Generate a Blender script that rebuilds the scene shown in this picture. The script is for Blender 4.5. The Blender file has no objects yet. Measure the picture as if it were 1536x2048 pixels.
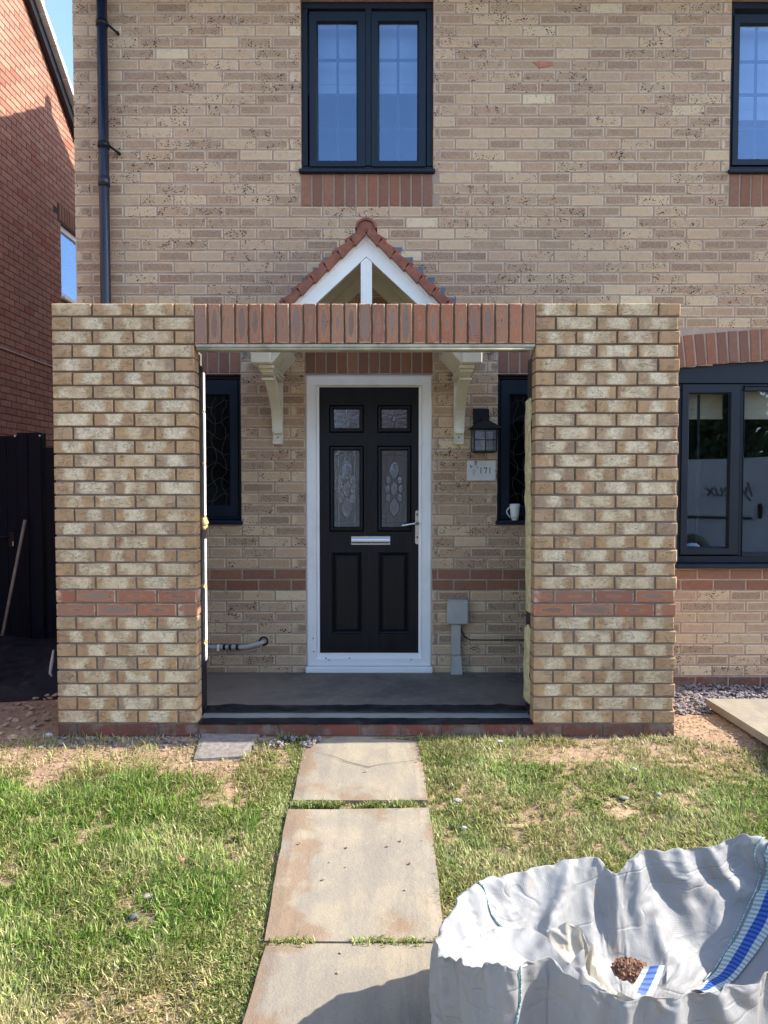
import bpy, math, random
import numpy as np
from mathutils import Vector, noise, Matrix
R = math.radians
random.seed(7); np.random.seed(7)
S = bpy.context.scene
C = S.collection

# ------------------------------------------------------------------ camera, sky, sun, exposure
CAMD, CAMZ, TH, F = 5.1, 1.30, 0.0365, 1480.0
cam = bpy.data.cameras.new('camera'); camo = bpy.data.objects.new('camera', cam); C.objects.link(camo)
camo.location = (0, -CAMD, CAMZ); camo.rotation_euler = (math.pi/2 - TH, 0, 0)
cam.sensor_fit = 'VERTICAL'; cam.sensor_height = 36.0; cam.lens = 36.0*F/2048; cam.clip_end = 600; cam.clip_start = 0.05
S.camera = camo
SUN_EL, SUN_BACK = 38.0, 2.5          # degrees; sun stands to the right, a little behind the facade
w = bpy.data.worlds.new('World'); S.world = w; w.use_nodes = True
nt = w.node_tree; bg = nt.nodes['Background']
sky = nt.nodes.new('ShaderNodeTexSky'); sky.sky_type = 'NISHITA'; sky.sun_disc = False
sky.sun_elevation = R(SUN_EL); sky.sun_rotation = R(90-SUN_BACK)
sky.air_density = 1.0; sky.dust_density = 1.0; sky.ozone_density = 2.2
nt.links.new(sky.outputs[0], bg.inputs[0]); bg.inputs[1].default_value = 0.15
sl = bpy.data.lights.new('sun', 'SUN'); slo = bpy.data.objects.new('sun', sl); C.objects.link(slo)
sl.energy = 3.3; sl.angle = R(0.53); sl.color = (1.0, 0.945, 0.86)
sd = Vector((math.cos(R(SUN_BACK))*math.cos(R(SUN_EL)), math.sin(R(SUN_BACK))*math.cos(R(SUN_EL)), math.sin(R(SUN_EL))))
slo.rotation_euler = sd.to_track_quat('Z', 'Y').to_euler()
S.view_settings.view_transform = 'Standard'; S.view_settings.look = 'None'
S.view_settings.exposure = 1.68; S.view_settings.gamma = 1.0
S.render.engine = 'CYCLES'
S.cycles.max_bounces = 8; S.cycles.diffuse_bounces = 5; S.cycles.transparent_max_bounces = 12

# ------------------------------------------------------------------ measuring: pixel of the 1536x2048 picture -> metres on a plane D metres away
def ray(px, py):
    a = (px-768)/F; b = (1024-py)/F
    return Vector((a, math.cos(TH)+b*math.sin(TH), -math.sin(TH)+b*math.cos(TH)))
def P(px, py, D):
    r = ray(px, py); k = D/r.y
    return Vector((r.x*k, D-CAMD, r.z*k+CAMZ))
def XZ(px, py, D=CAMD):
    p = P(px, py, D); return p.x, p.z
def proj(p):
    v = Vector(p)-Vector((0, -CAMD, CAMZ))
    zc = v.y*math.cos(TH)-v.z*math.sin(TH); up = v.y*math.sin(TH)+v.z*math.cos(TH)
    if zc < 0.1: return (-9e3, -9e3, zc)
    return (768+F*v.x/zc, 1024-F*up/zc, zc)

# ------------------------------------------------------------------ helpers
def tag(o, label=None, cat=None, group=None, kind=None):
    if label: o['label'] = label
    if cat: o['category'] = cat
    if group: o['group'] = group
    if kind: o['kind'] = kind
    return o
def empty(name, loc=(0, 0, 0), label=None, cat=None, group=None, rz=0, parent=None):
    o = bpy.data.objects.new(name, None); C.objects.link(o)
    o.empty_display_size = .1
    o.location = loc; o.rotation_euler = (0, 0, rz)
    if parent: setpar(o, parent)
    return tag(o, label, cat, group)
def wmat(o):
    m = Matrix.LocRotScale(o.location, o.rotation_euler, o.scale)
    return wmat(o.parent) @ m if o.parent else m
def setpar(o, p):
    o.parent = p; o.matrix_parent_inverse = Matrix.Identity(4)

class MB:
    """collects geometry in WORLD coordinates; build() moves it into the parent's frame"""
    def __init__(s): s.v = []; s.f = []; s.mi = []; s.sm = []; s.cur = 0; s.smooth = False
    def add(s, vs, fs):
        n = len(s.v); s.v += [tuple(v) for v in vs]
        for f in fs: s.f.append(tuple(i+n for i in f)); s.mi.append(s.cur); s.sm.append(s.smooth)
        return s
    def box(s, x0, x1, y0, y1, z0, z1, c=0.0):
        if c <= 0:
            vs = [(x, y, z) for z in (z0, z1) for y in (y0, y1) for x in (x0, x1)]
            return s.add(vs, [(0, 2, 3, 1), (4, 5, 7, 6), (0, 1, 5, 4), (2, 6, 7, 3), (0, 4, 6, 2), (1, 3, 7, 5)])
        c = min(c, (x1-x0)/2.01, (y1-y0)/2.01, (z1-z0)/2.01)
        vs = []; idx = {}
        X = (x0, x1); Y = (y0, y1); Z = (z0, z1)
        def q(i, j, k, ax):
            p = [X[i], Y[j], Z[k]]
            for a, t in enumerate((i, j, k)):
                if a != ax: p[a] += c*(1-2*t)
            idx[(i, j, k, ax)] = len(vs); vs.append(tuple(p))
        for i in (0, 1):
            for j in (0, 1):
                for k in (0, 1):
                    for ax in (0, 1, 2): q(i, j, k, ax)
        fs = []
        for ax in range(3):
            for t in (0, 1):
                ring = [(0, 0), (1, 0), (1, 1), (0, 1)]
                f = []
                for a, b in ring:
                    key = [a, b]; key.insert(ax, t); f.append(idx[tuple(key)+(ax,)])
                if (t == 0) == (ax != 1): f = f[::-1]
                fs.append(tuple(f))
        for ax in range(3):                       # bevel strips along axis ax
            o = [a for a in range(3) if a != ax]
            for s1 in (0, 1):
                for s2 in (0, 1):
                    f = []
                    for t, which in ((0, 0), (1, 0), (1, 1), (0, 1)):
                        key = [0, 0, 0]; key[ax] = t; key[o[0]] = s1; key[o[1]] = s2
                        f.append(idx[tuple(key)+(o[which],)])
                    fs.append(tuple(f))
        for i in (0, 1):
            for j in (0, 1):
                for k in (0, 1): fs.append(tuple(idx[(i, j, k, a)] for a in range(3)))
        n = len(s.f); s.add(vs, fs)
        cx = Vector(((x0+x1)/2, (y0+y1)/2, (z0+z1)/2))
        for t in range(n, len(s.f)):             # outward normals
            p = [Vector(s.v[i]) for i in s.f[t]]
            nn = (p[1]-p[0]).cross(p[2]-p[0]); m = sum(p, Vector())/len(p)
            if nn.dot(m-cx) < 0: s.f[t] = s.f[t][::-1]
        return s
    def prism(s, poly, a0, a1, plane='XZ'):
        """extrude a 2D polygon; plane XZ extrudes along Y, YZ along X, XY along Z"""
        def m(p, a):
            if plane == 'XZ': return (p[0], a, p[1])
            if plane == 'YZ': return (a, p[0], p[1])
            return (p[0], p[1], a)
        n = len(poly); ar = sum(poly[i][0]*poly[(i+1) % n][1]-poly[(i+1) % n][0]*poly[i][1] for i in range(n))
        if (ar < 0) != (plane == 'XZ'): poly = poly[::-1]
        if plane == 'XZ': poly = poly
        vs = [m(p, a0) for p in poly]+[m(p, a1) for p in poly]
        fs = [tuple(range(n))[::-1], tuple(range(n, 2*n))]
        fs += [(i, (i+1) % n, n+(i+1) % n, n+i) for i in range(n)]
        return s.add(vs, fs)
    def tube(s, pts, r, seg=8, caps=True):
        pts = [Vector(p) for p in pts]; rr = r if isinstance(r, (list, tuple)) else [r]*len(pts)
        vs = []; up = None
        for i, p in enumerate(pts):
            t = (pts[min(i+1, len(pts)-1)]-pts[max(i-1, 0)]).normalized()
            if up is None:
                up = Vector((0, 0, 1)) if abs(t.z) < .9 else Vector((1, 0, 0))
            a = t.cross(up).normalized(); b = a.cross(t).normalized(); up = b
            for k in range(seg):
                an = 2*math.pi*k/seg; vs.append(p+a*math.cos(an)*rr[i]+b*math.sin(an)*rr[i])
        fs = []
        for i in range(len(pts)-1):
            for k in range(seg):
                k2 = (k+1) % seg; fs.append((i*seg+k, (i+1)*seg+k, (i+1)*seg+k2, i*seg+k2))
        if caps: fs += [tuple(range(seg)), tuple(range((len(pts)-1)*seg, len(pts)*seg))[::-1]]
        o = s.smooth; s.smooth = seg > 5; s.add(vs, fs); s.smooth = o
        return s
    def lathe(s, prof, c, seg=24, axis='Z'):
        vs = []
        for r_, z_ in prof:
            for k in range(seg):
                a = 2*math.pi*k/seg
                if axis == 'Z': vs.append((c[0]+r_*math.cos(a), c[1]+r_*math.sin(a), c[2]+z_))
                else: vs.append((c[0]+r_*math.cos(a), c[1]+z_, c[2]+r_*math.sin(a)))
        fs = []
        for i in range(len(prof)-1):
            for k in range(seg):
                k2 = (k+1) % seg; fs.append((i*seg+k, i*seg+k2, (i+1)*seg+k2, (i+1)*seg+k))
        o = s.smooth; s.smooth = True; s.add(vs, fs); s.smooth = o
        return s
    def grid(s, rows):
        """rows: list of equal-length lists of points"""
        n = len(rows[0]); vs = [p for r_ in rows for p in r_]
        fs = [(i*n+j, i*n+j+1, (i+1)*n+j+1, (i+1)*n+j) for i in range(len(rows)-1) for j in range(n-1)]
        return s.add(vs, fs)
    def build(s, name, mat, parent=None, **kw):
        me = bpy.data.meshes.new(name)
        vs = s.v
        if parent:
            inv = wmat(parent).inverted(); vs = [inv @ Vector(v) for v in vs]
            org = None
        me.from_pydata([tuple(v) for v in vs], [], s.f)
        mats = mat if isinstance(mat, (list, tuple)) else [mat]
        for m in mats: me.materials.append(m)
        me.polygons.foreach_set('material_index', s.mi)
        me.polygons.foreach_set('use_smooth', s.sm)
        me.update()
        o = bpy.data.objects.new(name, me); C.objects.link(o)
        if parent: setpar(o, parent)
        return tag(o, kw.get('label'), kw.get('cat'), kw.get('group'), kw.get('kind'))
def bx(name, mat, parent, x0, x1, y0, y1, z0, z1, c=0.0, **kw):
    return MB().box(min(x0, x1), max(x0, x1), min(y0, y1), max(y0, y1), min(z0, z1), max(z0, z1), c).build(name, mat, parent, **kw)
def ringframe(mb, x0, x1, z0, z1, t, y0, y1, c=.003):
    """a rectangular frame as four mitre-looking butted bars"""
    mb.box(x0, x1, y0, y1, z1-t, z1, c); mb.box(x0, x1, y0, y1, z0, z0+t, c)
    mb.box(x0, x0+t, y0+.0006, y1, z0+t, z1-t, c); mb.box(x1-t, x1, y0+.0006, y1, z0+t, z1-t, c)
    return mb
def bevelring(mb, x0, x1, z0, z1, t, y0, y1):
    """sloping moulding from outer rectangle (at y0) to inner rectangle (at y1)"""
    o = [(x0, y0, z0), (x1, y0, z0), (x1, y0, z1), (x0, y0, z1)]
    i = [(x0+t, y1, z0+t), (x1-t, y1, z0+t), (x1-t, y1, z1-t), (x0+t, y1, z1-t)]
    return mb.add(o+i, [(k, (k+1) % 4, 4+(k+1) % 4, 4+k) for k in range(4)])

# ------------------------------------------------------------------ material DSL
class NM:
    def __init__(s, name):
        s.m = bpy.data.materials.new(name); s.m.use_nodes = True; s.t = s.m.node_tree; s.n = s.t.nodes; s.l = s.t.links
        s.b = s.n['Principled BSDF']; s.out = s.n['Material Output']
    def set(s, sock, v):
        if hasattr(v, 'links') or isinstance(v, bpy.types.NodeSocket): s.l.new(v, sock)
        else:
            if isinstance(v, (tuple, list)) and len(v) == 3 and sock.type == 'RGBA': v = (*v, 1)
            sock.default_value = v
    def math(s, op, a, b=0.0, c=None, clamp=False):
        n = s.n.new('ShaderNodeMath'); n.operation = op; n.use_clamp = clamp
        s.set(n.inputs[0], a); s.set(n.inputs[1], b)
        if c is not None: s.set(n.inputs[2], c)
        return n.outputs[0]
    def mix(s, f, a, b, mode='MIX'):
        n = s.n.new('ShaderNodeMix'); n.data_type = 'RGBA'; n.blend_type = mode
        s.set(n.inputs[0], f); s.set(n.inputs[6], a); s.set(n.inputs[7], b); return n.outputs[2]
    def ramp(s, f, stops, interp='LINEAR'):
        n = s.n.new('ShaderNodeValToRGB'); s.set(n.inputs[0], f); cr = n.color_ramp; cr.interpolation = interp
        while len(cr.elements) < len(stops): cr.elements.new(0.5)
        for e, (p, c) in zip(cr.elements, stops):
            e.position = p; e.color = (*c, 1) if isinstance(c, tuple) else (c, c, c, 1)
        return n.outputs[0]
    def smooth(s, f, a, b, lo=0.0, hi=1.0):
        n = s.n.new('ShaderNodeMapRange'); n.interpolation_type = 'SMOOTHSTEP'
        s.set(n.inputs[0], f); s.set(n.inputs[1], a); s.set(n.inputs[2], b); s.set(n.inputs[3], lo); s.set(n.inputs[4], hi)
        return n.outputs[0]
    def pos(s): return s.n.new('ShaderNodeNewGeometry').outputs['Position']
    def obj(s): return s.n.new('ShaderNodeTexCoord').outputs['Object']
    def xyz(s, v):
        n = s.n.new('ShaderNodeSeparateXYZ'); s.set(n.inputs[0], v); return n.outputs
    def map(s, v, sc=(1, 1, 1), loc=(0, 0, 0), rot=(0, 0, 0)):
        n = s.n.new('ShaderNodeMapping'); s.set(n.inputs[0], v); n.inputs['Scale'].default_value = sc
        n.inputs['Rotation'].default_value = rot
        if isinstance(loc, bpy.types.NodeSocket): s.l.new(loc, n.inputs['Location'])
        else: n.inputs['Location'].default_value = loc
        return n.outputs[0]
    def noise(s, v, sc, det=3.0, rough=.55, dist=0.0, color=False):
        n = s.n.new('ShaderNodeTexNoise'); s.set(n.inputs['Vector'], v); n.inputs['Scale'].default_value = sc
        n.inputs['Detail'].default_value = det; n.inputs['Roughness'].default_value = rough; n.inputs['Distortion'].default_value = dist
        return n.outputs[1 if color else 0]
    def voro(s, v, sc, feat='F1', rnd=1.0, out=0):
        n = s.n.new('ShaderNodeTexVoronoi'); n.feature = feat; s.set(n.inputs['Vector'], v); n.inputs['Scale'].default_value = sc
        n.inputs['Randomness'].default_value = rnd; return n.outputs[out]
    def attr(s, name):
        n = s.n.new('ShaderNodeAttribute'); n.attribute_name = name; return n.outputs['Fac']
    def rnd(s):
        o = s.n.new('ShaderNodeObjectInfo').outputs['Random']
        return s.math('FRACT', s.math('ADD', o, s.attr('rnd')))
    def bump(s, h, dist, strength=1.0, prev=None):
        n = s.n.new('ShaderNodeBump'); s.set(n.inputs['Height'], h); n.inputs['Distance'].default_value = dist
        n.inputs['Strength'].default_value = strength
        if prev is not None: s.l.new(prev, n.inputs['Normal'])
        return n.outputs[0]
    def fin(s, col, rough=.8, nrm=None, spec=.5, metal=0.0):
        s.set(s.b.inputs['Base Color'], col); s.set(s.b.inputs['Roughness'], rough)
        s.b.inputs['Specular IOR Level'].default_value = spec; s.b.inputs['Metallic'].default_value = metal
        if nrm is not None: s.l.new(nrm, s.b.inputs['Normal'])
        return s.m

def simple(name, col, rough=.6, var=.12, sc=14, bump=.0006, spec=.5, metal=0.0, dirt=None):
    k = NM(name); p = k.pos(); n1 = k.noise(p, sc, 4); n2 = k.noise(p, sc*9, 3)
    c = k.mix(k.smooth(n1, .3, .7), tuple(x*(1-var) for x in col), tuple(min(1, x*(1+var)) for x in col))
    if dirt: c = k.mix(k.math('MULTIPLY', k.smooth(k.noise(p, sc*.6, 6, .7), .5, .75), .6), c, dirt)
    rr = k.smooth(n1, .2, .8, max(0, rough-.08), min(1, rough+.08))
    return k.fin(c, rr, k.bump(n2, bump, .6) if bump else None, spec, metal)

def brickmat(name, body, kind):
    """body: list of (pos,colour) picked per brick. kind: buff, cream, redoval, plain"""
    k = NM(name); p = k.pos(); r1 = k.rnd()
    r2 = k.math('FRACT', k.math('MULTIPLY', r1, 17.31)); r3 = k.math('FRACT', k.math('MULTIPLY', r1, 71.7))
    uv = k.n.new('ShaderNodeUVMap').outputs[0]; u, v, _ = k.xyz(uv)
    off = k.n.new('ShaderNodeCombineXYZ'); k.set(off.inputs[0], k.math('MULTIPLY', r1, 37.0)); k.set(off.inputs[2], k.math('MULTIPLY', r2, 21.0))
    pp = k.n.new('ShaderNodeVectorMath'); pp.operation = 'ADD'; k.l.new(p, pp.inputs[0]); k.l.new(off.outputs[0], pp.inputs[1]); pp = pp.outputs[0]
    du = k.math('ABSOLUTE', k.math('SUBTRACT', u, .5)); dv = k.math('ABSOLUTE', k.math('SUBTRACT', v, .5))
    nz = k.noise(pp, 30, 4, .6); nf = k.noise(pp, 260, 3, .6); nm = k.noise(pp, 90, 4, .65)
    base = k.ramp(r1, body, 'LINEAR')
    w1 = k.math('MULTIPLY', k.math('SUBTRACT', nz, .5), .22)
    if kind == 'buff':
        eu = k.math('SUBTRACT', .1075, k.math('MULTIPLY', du, .215)); ev = k.math('SUBTRACT', .0325, k.math('MULTIPLY', dv, .065))
        e = k.math('ADD', k.math('MINIMUM', eu, ev), k.math('MULTIPLY', w1, .055))
        m = k.smooth(e, .012, .003)                             # 1 on the rim of the face
        m = k.math('SUBTRACT', 1.0, k.smooth(e, .004, .0125))
        dark = k.mix(r3, (.24, .14, .085), (.36, .225, .135))
        cen = k.mix(k.smooth(r2, .15, .9, .05, .9), base, dark)
        col = k.mix(k.math('MULTIPLY', m, .85), cen, k.mix(.6, base, (.72, .55, .36)))
        col = k.mix(k.math('MULTIPLY', k.smooth(nz, .5, .75), .35), col, (.37, .235, .15))
        vv = k.smooth(k.noise(pp, 60, 4, .7), .35, .7); col = k.mix(k.math('MULTIPLY', vv, .32), col, (.66, .52, .38))
        spd = k.smooth(k.noise(pp, 17, 2), .30, .66)             # where the specks gather
        thr = k.math('MULTIPLY', k.math('MULTIPLY', spd, k.smooth(r3, .05, .9, .35, 1.1)), .37)
        sp = k.smooth(k.math('SUBTRACT', k.voro(k.map(pp, (1, 1, 1.4)), 72), thr), -.02, .03)
        col = k.mix(sp, (.03, .022, .02), col)
        hgt = k.math('ADD', k.math('MULTIPLY', sp, .6), k.math('MULTIPLY', nm, .6))
        crack = k.noise(k.map(pp, (22, 22, 90)), 1.0, 4, .6, 1.2)
        cr = k.math('MULTIPLY', k.smooth(k.math('ABSOLUTE', k.math('SUBTRACT', crack, .5)), 0, .03), 1)
        crm = k.math('MAXIMUM', cr, k.smooth(k.math('FRACT', k.math('MULTIPLY', r1, 5.9)), .45, .5, 1, .35))
        crm = k.math('MAXIMUM', crm, k.smooth(nz, .52, .58, 1, 0))
        col = k.mix(k.math('MULTIPLY', k.math('SUBTRACT', 1, crm), .4), col, (.20, .13, .09))
        hgt = k.math('ADD', hgt, k.math('MULTIPLY', crm, .5))
    elif kind == 'cream':
        e = k.math('ADD', du, k.math('MULTIPLY', k.math('ADD', k.math('SUBTRACT', k.noise(pp, 22, 4, .65), .5), k.math('SUBTRACT', k.noise(k.map(pp, (70, 70, 25)), 1.0, 5, .75), .5)), .34))
        e = k.math('ADD', e, k.math('MULTIPLY', k.math('SUBTRACT', r2, .5), .26))
        e2 = k.math('ADD', k.math('SUBTRACT', dv, .08), w1)
        cream = k.mix(r3, (.71, .56, .36), (.81, .68, .48)); cream = k.mix(k.math('MULTIPLY', k.smooth(nm, .38, .7), .7), cream, (.54, .385, .225))
        cream = k.mix(k.smooth(k.noise(pp, 11, 3, .6), .42, .66, 0, .75), cream, k.mix(.5, base, (.52, .38, .22)))
        m = k.smooth(e, .19, .38)
        m = k.math('MAXIMUM', m, k.smooth(e2, .34, .42, 0, .6))
        brown = k.mix(k.smooth(nz, .3, .7), base, k.mix(.4, base, (.31, .185, .095)))
        col = k.mix(m, cream, brown)
        col = k.mix(k.math('MULTIPLY', k.smooth(k.noise(pp, 55, 5, .75), .55, .68), .45), col, (.25, .16, .09))
        crack = k.noise(k.map(pp, (16, 16, 62)), 1.0, 5, .6, 1.6)
        cr = k.smooth(k.math('ABSOLUTE', k.math('SUBTRACT', crack, .5)), .0, .018)
        cr = k.math('MAXIMUM', cr, k.smooth(k.noise(pp, 14, 2), .44, .5, 1, 0))
        col = k.mix(k.math('MULTIPLY', k.math('SUBTRACT', 1, cr), .75), col, (.13, .09, .06))
        wh = k.smooth(k.voro(pp, 120), .06, .10)
        wh = k.math('MAXIMUM', wh, k.smooth(k.noise(pp, 12, 2), .56, .6, 1, 0))
        col = k.mix(wh, (.66, .60, .45), col)
        hgt = k.math('ADD', k.math('MULTIPLY', cr, 1.3), k.math('MULTIPLY', nm, .8))
    elif kind == 'redoval':
        a = k.math('MULTIPLY', du, 2.2); b = k.math('MULTIPLY', dv, 2.9)
        e = k.math('SQRT', k.math('ADD', k.math('MULTIPLY', a, a), k.math('MULTIPLY', b, b)))
        e = k.math('ADD', k.math('ADD', e, k.math('MULTIPLY', w1, 3.6)), k.smooth(r3, 0, 1, -.22, .55))
        grey = k.mix(r2, (.22, .14, .105), (.31, .20, .15))
        col = k.mix(k.smooth(e, .62, .95), grey, base)
        ring = k.math('MULTIPLY', k.smooth(e, .72, .86), k.smooth(e, .90, 1.08, 1, 0))
        col = k.mix(k.math('MULTIPLY', ring, .38), col, (.48, .24, .13))
        col = k.mix(k.math('MULTIPLY', k.smooth(nm, .5, .75), .35), col, (.20, .10, .075))
        edge = k.smooth(k.math('MAXIMUM', du, dv), .455, .49); col = k.mix(k.math('MULTIPLY', edge, k.smooth(nz, .4, .6)), col, (.55, .38, .26))
        sp = k.smooth(k.math('SUBTRACT', k.voro(pp, 80), k.math('MULTIPLY', k.smooth(k.noise(pp, 9, 2), .45, .7), .22)), -.02, .03)
        col = k.mix(sp, (.05, .035, .03), col)
        hgt = k.math('ADD', k.math('MULTIPLY', sp, .4), k.math('MULTIPLY', nm, .7))
    else:
        col = k.mix(k.smooth(nz, .3, .7), base, k.mix(.4, base, (.16, .08, .06)))
        sp = k.smooth(k.math('SUBTRACT', k.voro(pp, 80), k.math('MULTIPLY', k.smooth(k.noise(pp, 8, 2), .5, .75), .2)), -.02, .03)
        col = k.mix(sp, (.06, .04, .035), col)
        hgt = k.math('ADD', k.math('MULTIPLY', sp, .4), k.math('MULTIPLY', nm, .7))
    if 'plinth' in name:
        col = k.mix(k.math('MULTIPLY', k.smooth(k.noise(p, 7, 5, .75), .46, .62), .75), col, (.23, .19, .16)); col = k.mix(k.math('MULTIPLY', k.smooth(k.noise(p, 3, 4, .7), .4, .6), .6), col, (.09, .06, .045))
    col = k.mix(k.math('MULTIPLY', k.smooth(nf, .45, .7), .16), col, (.12, .09, .07))
    # big slow weathering over the wall
    col = k.mix(k.math('MULTIPLY', k.smooth(k.noise(p, .9, 3), .45, .7), .14), col, (.16, .12, .10))
    b1 = k.bump(hgt, .0022, .8); b2 = k.bump(nf, .0007, .7, b1)
    return k.fin(col, k.smooth(nf, .2, .8, .78, .95), b2, .25)

M = {}
M['buff'] = brickmat('buff_brick', [(0, (.47, .305, .18)), (.2, (.60, .425, .255)), (.4, (.53, .345, .21)), (.6, (.65, .475, .29)), (.78, (.41, .245, .155)), (.9, (.56, .37, .225)), (1, (.74, .59, .37))], 'buff')
M['hred'] = brickmat('house_red_brick', [(0, (.25, .105, .062)), (.3, (.31, .135, .078)), (.55, (.20, .10, .07)), (.8, (.34, .16, .09)), (1, (.22, .12, .09))], 'plain')
M['cream'] = brickmat('porch_cream_brick', [(0, (.47, .29, .15)), (.3, (.56, .36, .19)), (.55, (.44, .26, .145)), (.8, (.53, .37, .22)), (1, (.38, .26, .17))], 'cream')
M['pred'] = brickmat('porch_red_brick', [(0, (.33, .12, .066)), (.3, (.42, .18, .10)), (.55, (.29, .125, .085)), (.8, (.37, .20, .125)), (1, (.40, .16, .085))], 'redoval')
M['plinth'] = brickmat('plinth_brick', [(0, (.19, .05, .032)), (.5, (.22, .062, .038)), (1, (.17, .05, .036))], 'plain')
M['nred'] = brickmat('neighbour_red_brick', [(0, (.36, .16, .105)), (.3, (.47, .24, .16)), (.6, (.40, .19, .125)), (.85, (.51, .275, .18)), (1, (.38, .12, .075))], 'plain')

def mortar(name, a, b, zdark=None):
    k = NM(name); p = k.pos(); n1 = k.noise(p, 5, 4, .6); n2 = k.noise(p, 180, 4, .7); n3 = k.noise(p, 40, 4)
    c = k.mix(k.smooth(n1, .35, .65), a, b)
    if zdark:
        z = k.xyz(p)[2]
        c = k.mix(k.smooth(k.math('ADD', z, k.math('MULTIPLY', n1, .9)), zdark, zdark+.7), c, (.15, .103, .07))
    c = k.mix(k.math('MULTIPLY', k.smooth(n2, .4, .7), .35), c, tuple(x*.6 for x in b))
    return k.fin(c, .92, k.bump(k.math('ADD', n2, k.math('MULTIPLY', n3, 2)), .003, .7), .2)
M['mort'] = mortar('grey_mortar', (.45, .345, .27), (.36, .27, .21))
M['pmort'] = mortar('porch_mortar', (.25, .20, .165), (.17, .135, .11), 1.4)
M['nmort'] = mortar('neighbour_mortar', (.12, .08, .065), (.08, .055, .045))

M['navy'] = simple('anthracite_upvc', (.006, .012, .023), .45, .1, 5, .0002, spec=.32)
M['black'] = simple('black_metal', (.005, .006, .010), .45, .15, 8, .0002, spec=.3)
M['blackp'] = simple('black_plastic_pipe', (.012, .016, .030), .30, .1, 4, .0001)
M['white'] = simple('white_upvc', (.83, .83, .81), .35, .03, 3, .0001, dirt=(.55, .54, .50))
M['cwhite'] = simple('cream_white_paint', (.70, .66, .54), .5, .05, 9, .0004, dirt=(.50, .45, .33))
M['bwhite'] = simple('white_barge_paint', (.83, .83, .80), .45, .04, 4, .0003, dirt=(.58, .55, .48))
M['chrome'] = simple('polished_steel', (.72, .72, .72), .18, .03, 6, 0, metal=1.0)
M['brushed'] = simple('brushed_aluminium', (.70, .71, .72), .30, .04, 3, .0001, metal=1.0)
M['galv'] = simple('galvanised_steel', (.40, .39, .31), .6, .22, 12, .0006, metal=.15, dirt=(.20, .20, .14))
M['lead'] = simple('lead_flashing', (.11, .145, .20), .55, .2, 12, .001, metal=.0)
M['leadc'] = simple('lead_came', (.10, .10, .105), .4, .1, 12, 0, metal=.6)
M['leadl'] = simple('bright_came', (.45, .46, .46), .3, .1, 12, 0, metal=.7)
M['gal'] = simple('tile_terracotta', (.235, .085, .052), .85, .22, 22, .002, dirt=(.10, .06, .045))
M['rooft'] = simple('grey_roof_tile', (.16, .11, .09), .85, .2, 3, .003)
M['rverge'] = simple('pale_verge_mortar', (.50, .49, .46), .8, .15, 6, .002)
M['conc'] = simple('concrete', (.26, .25, .23), .9, .15, 4, .002, dirt=(.18, .16, .13))
M['block'] = simple('concrete_block', (.16, .155, .145), .95, .12, 7, .003)
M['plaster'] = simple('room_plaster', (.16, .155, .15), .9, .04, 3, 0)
M['blind'] = simple('roller_blind', (.62, .60, .53), .8, .05, 2, .0003)
M['dpc'] = simple('black_dpc', (.009, .010, .014), .42, .4, 14, .003, spec=.3, dirt=(.07, .062, .055))
M['greyp'] = simple('grey_plastic', (.40, .385, .36), .5, .08, 6, .0004, dirt=(.33, .31, .27))
M['wool'] = simple('mineral_wool', (.50, .44, .24), .95, .2, 30, .004)
M['foam'] = simple('white_insulation_board', (.78, .77, .74), .8, .06, 20, .001)
M['orange'] = simple('expanding_foam', (.62, .40, .16), .8, .2, 50, .002)
M['wood'] = simple('weathered_wood', (.24, .20, .15), .75, .2, 10, .001)
M['gatewood'] = simple('dark_painted_boards', (.004, .005, .011), .6, .25, 6, .0006, spec=.15)
M['china'] = simple('white_china', (.72, .70, .67), .2, .02, 4, 0)
M['tyre'] = simple('rubber', (.02, .02, .02), .8, .1, 10, .0005)
M['rubble'] = simple('red_brown_rubble', (.19, .095, .055), .95, .4, 30, .004)
M['ink'] = simple('black_print', (.012, .012, .012), .5, 0.0, 4, 0)

def glassmat(name, refl=.10, tint=(.9, .93, .95), rough=0.0, bump=0.0, bsc=20, wave=True):
    k = NM(name); n = k.n
    tr = n.new('ShaderNodeBsdfTransparent'); tr.inputs[0].default_value = (*tint, 1)
    gl = n.new('ShaderNodeBsdfGlossy'); gl.inputs['Roughness'].default_value = rough; gl.inputs[0].default_value = (.62, .78, 1, 1)
    ge = n.new('ShaderNodeNewGeometry'); dt = n.new('ShaderNodeVectorMath'); dt.operation = 'DOT_PRODUCT'
    k.l.new(ge.outputs['Normal'], dt.inputs[0]); k.l.new(ge.outputs['Incoming'], dt.inputs[1])
    fr = k.math('MULTIPLY_ADD', k.math('POWER', k.math('SUBTRACT', 1.0, k.math('ABSOLUTE', dt.outputs['Value']), clamp=True), 5.0), .95, .045)
    nn = None
    if bump: nn = k.bump(k.noise(k.pos(), bsc, 3), bump, 1.0)
    elif wave: nn = k.bump(k.noise(k.pos(), 1.4, 1), .0025, .6)
    if nn is not None: k.l.new(nn, gl.inputs['Normal'])
    f = k.math('ADD', k.math('MULTIPLY', fr, 1.1), refl, clamp=True)
    mx = n.new('ShaderNodeMixShader'); k.set(mx.inputs[0], f); k.l.new(tr.outputs[0], mx.inputs[1]); k.l.new(gl.outputs[0], mx.inputs[2])
    k.l.new(mx.outputs[0], k.out.inputs['Surface']); n.remove(k.b); return k.m
M['glass'] = glassmat('window_glass', .09, (.78,.85,.95))
M['bayglass'] = glassmat('bay_window_glass', .03, (.8,.82,.8))
M['obsc'] = glassmat('obscured_dark_glass', .0, (.35, .37, .38), .12, .004, 40)
M['doorglass'] = glassmat('door_textured_glass', .20, (.45, .46, .46), .05, .0012, 60)
M['bevglass'] = glassmat('bevelled_glass', .24, (.5, .5, .48), .04, .003, 50)
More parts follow.
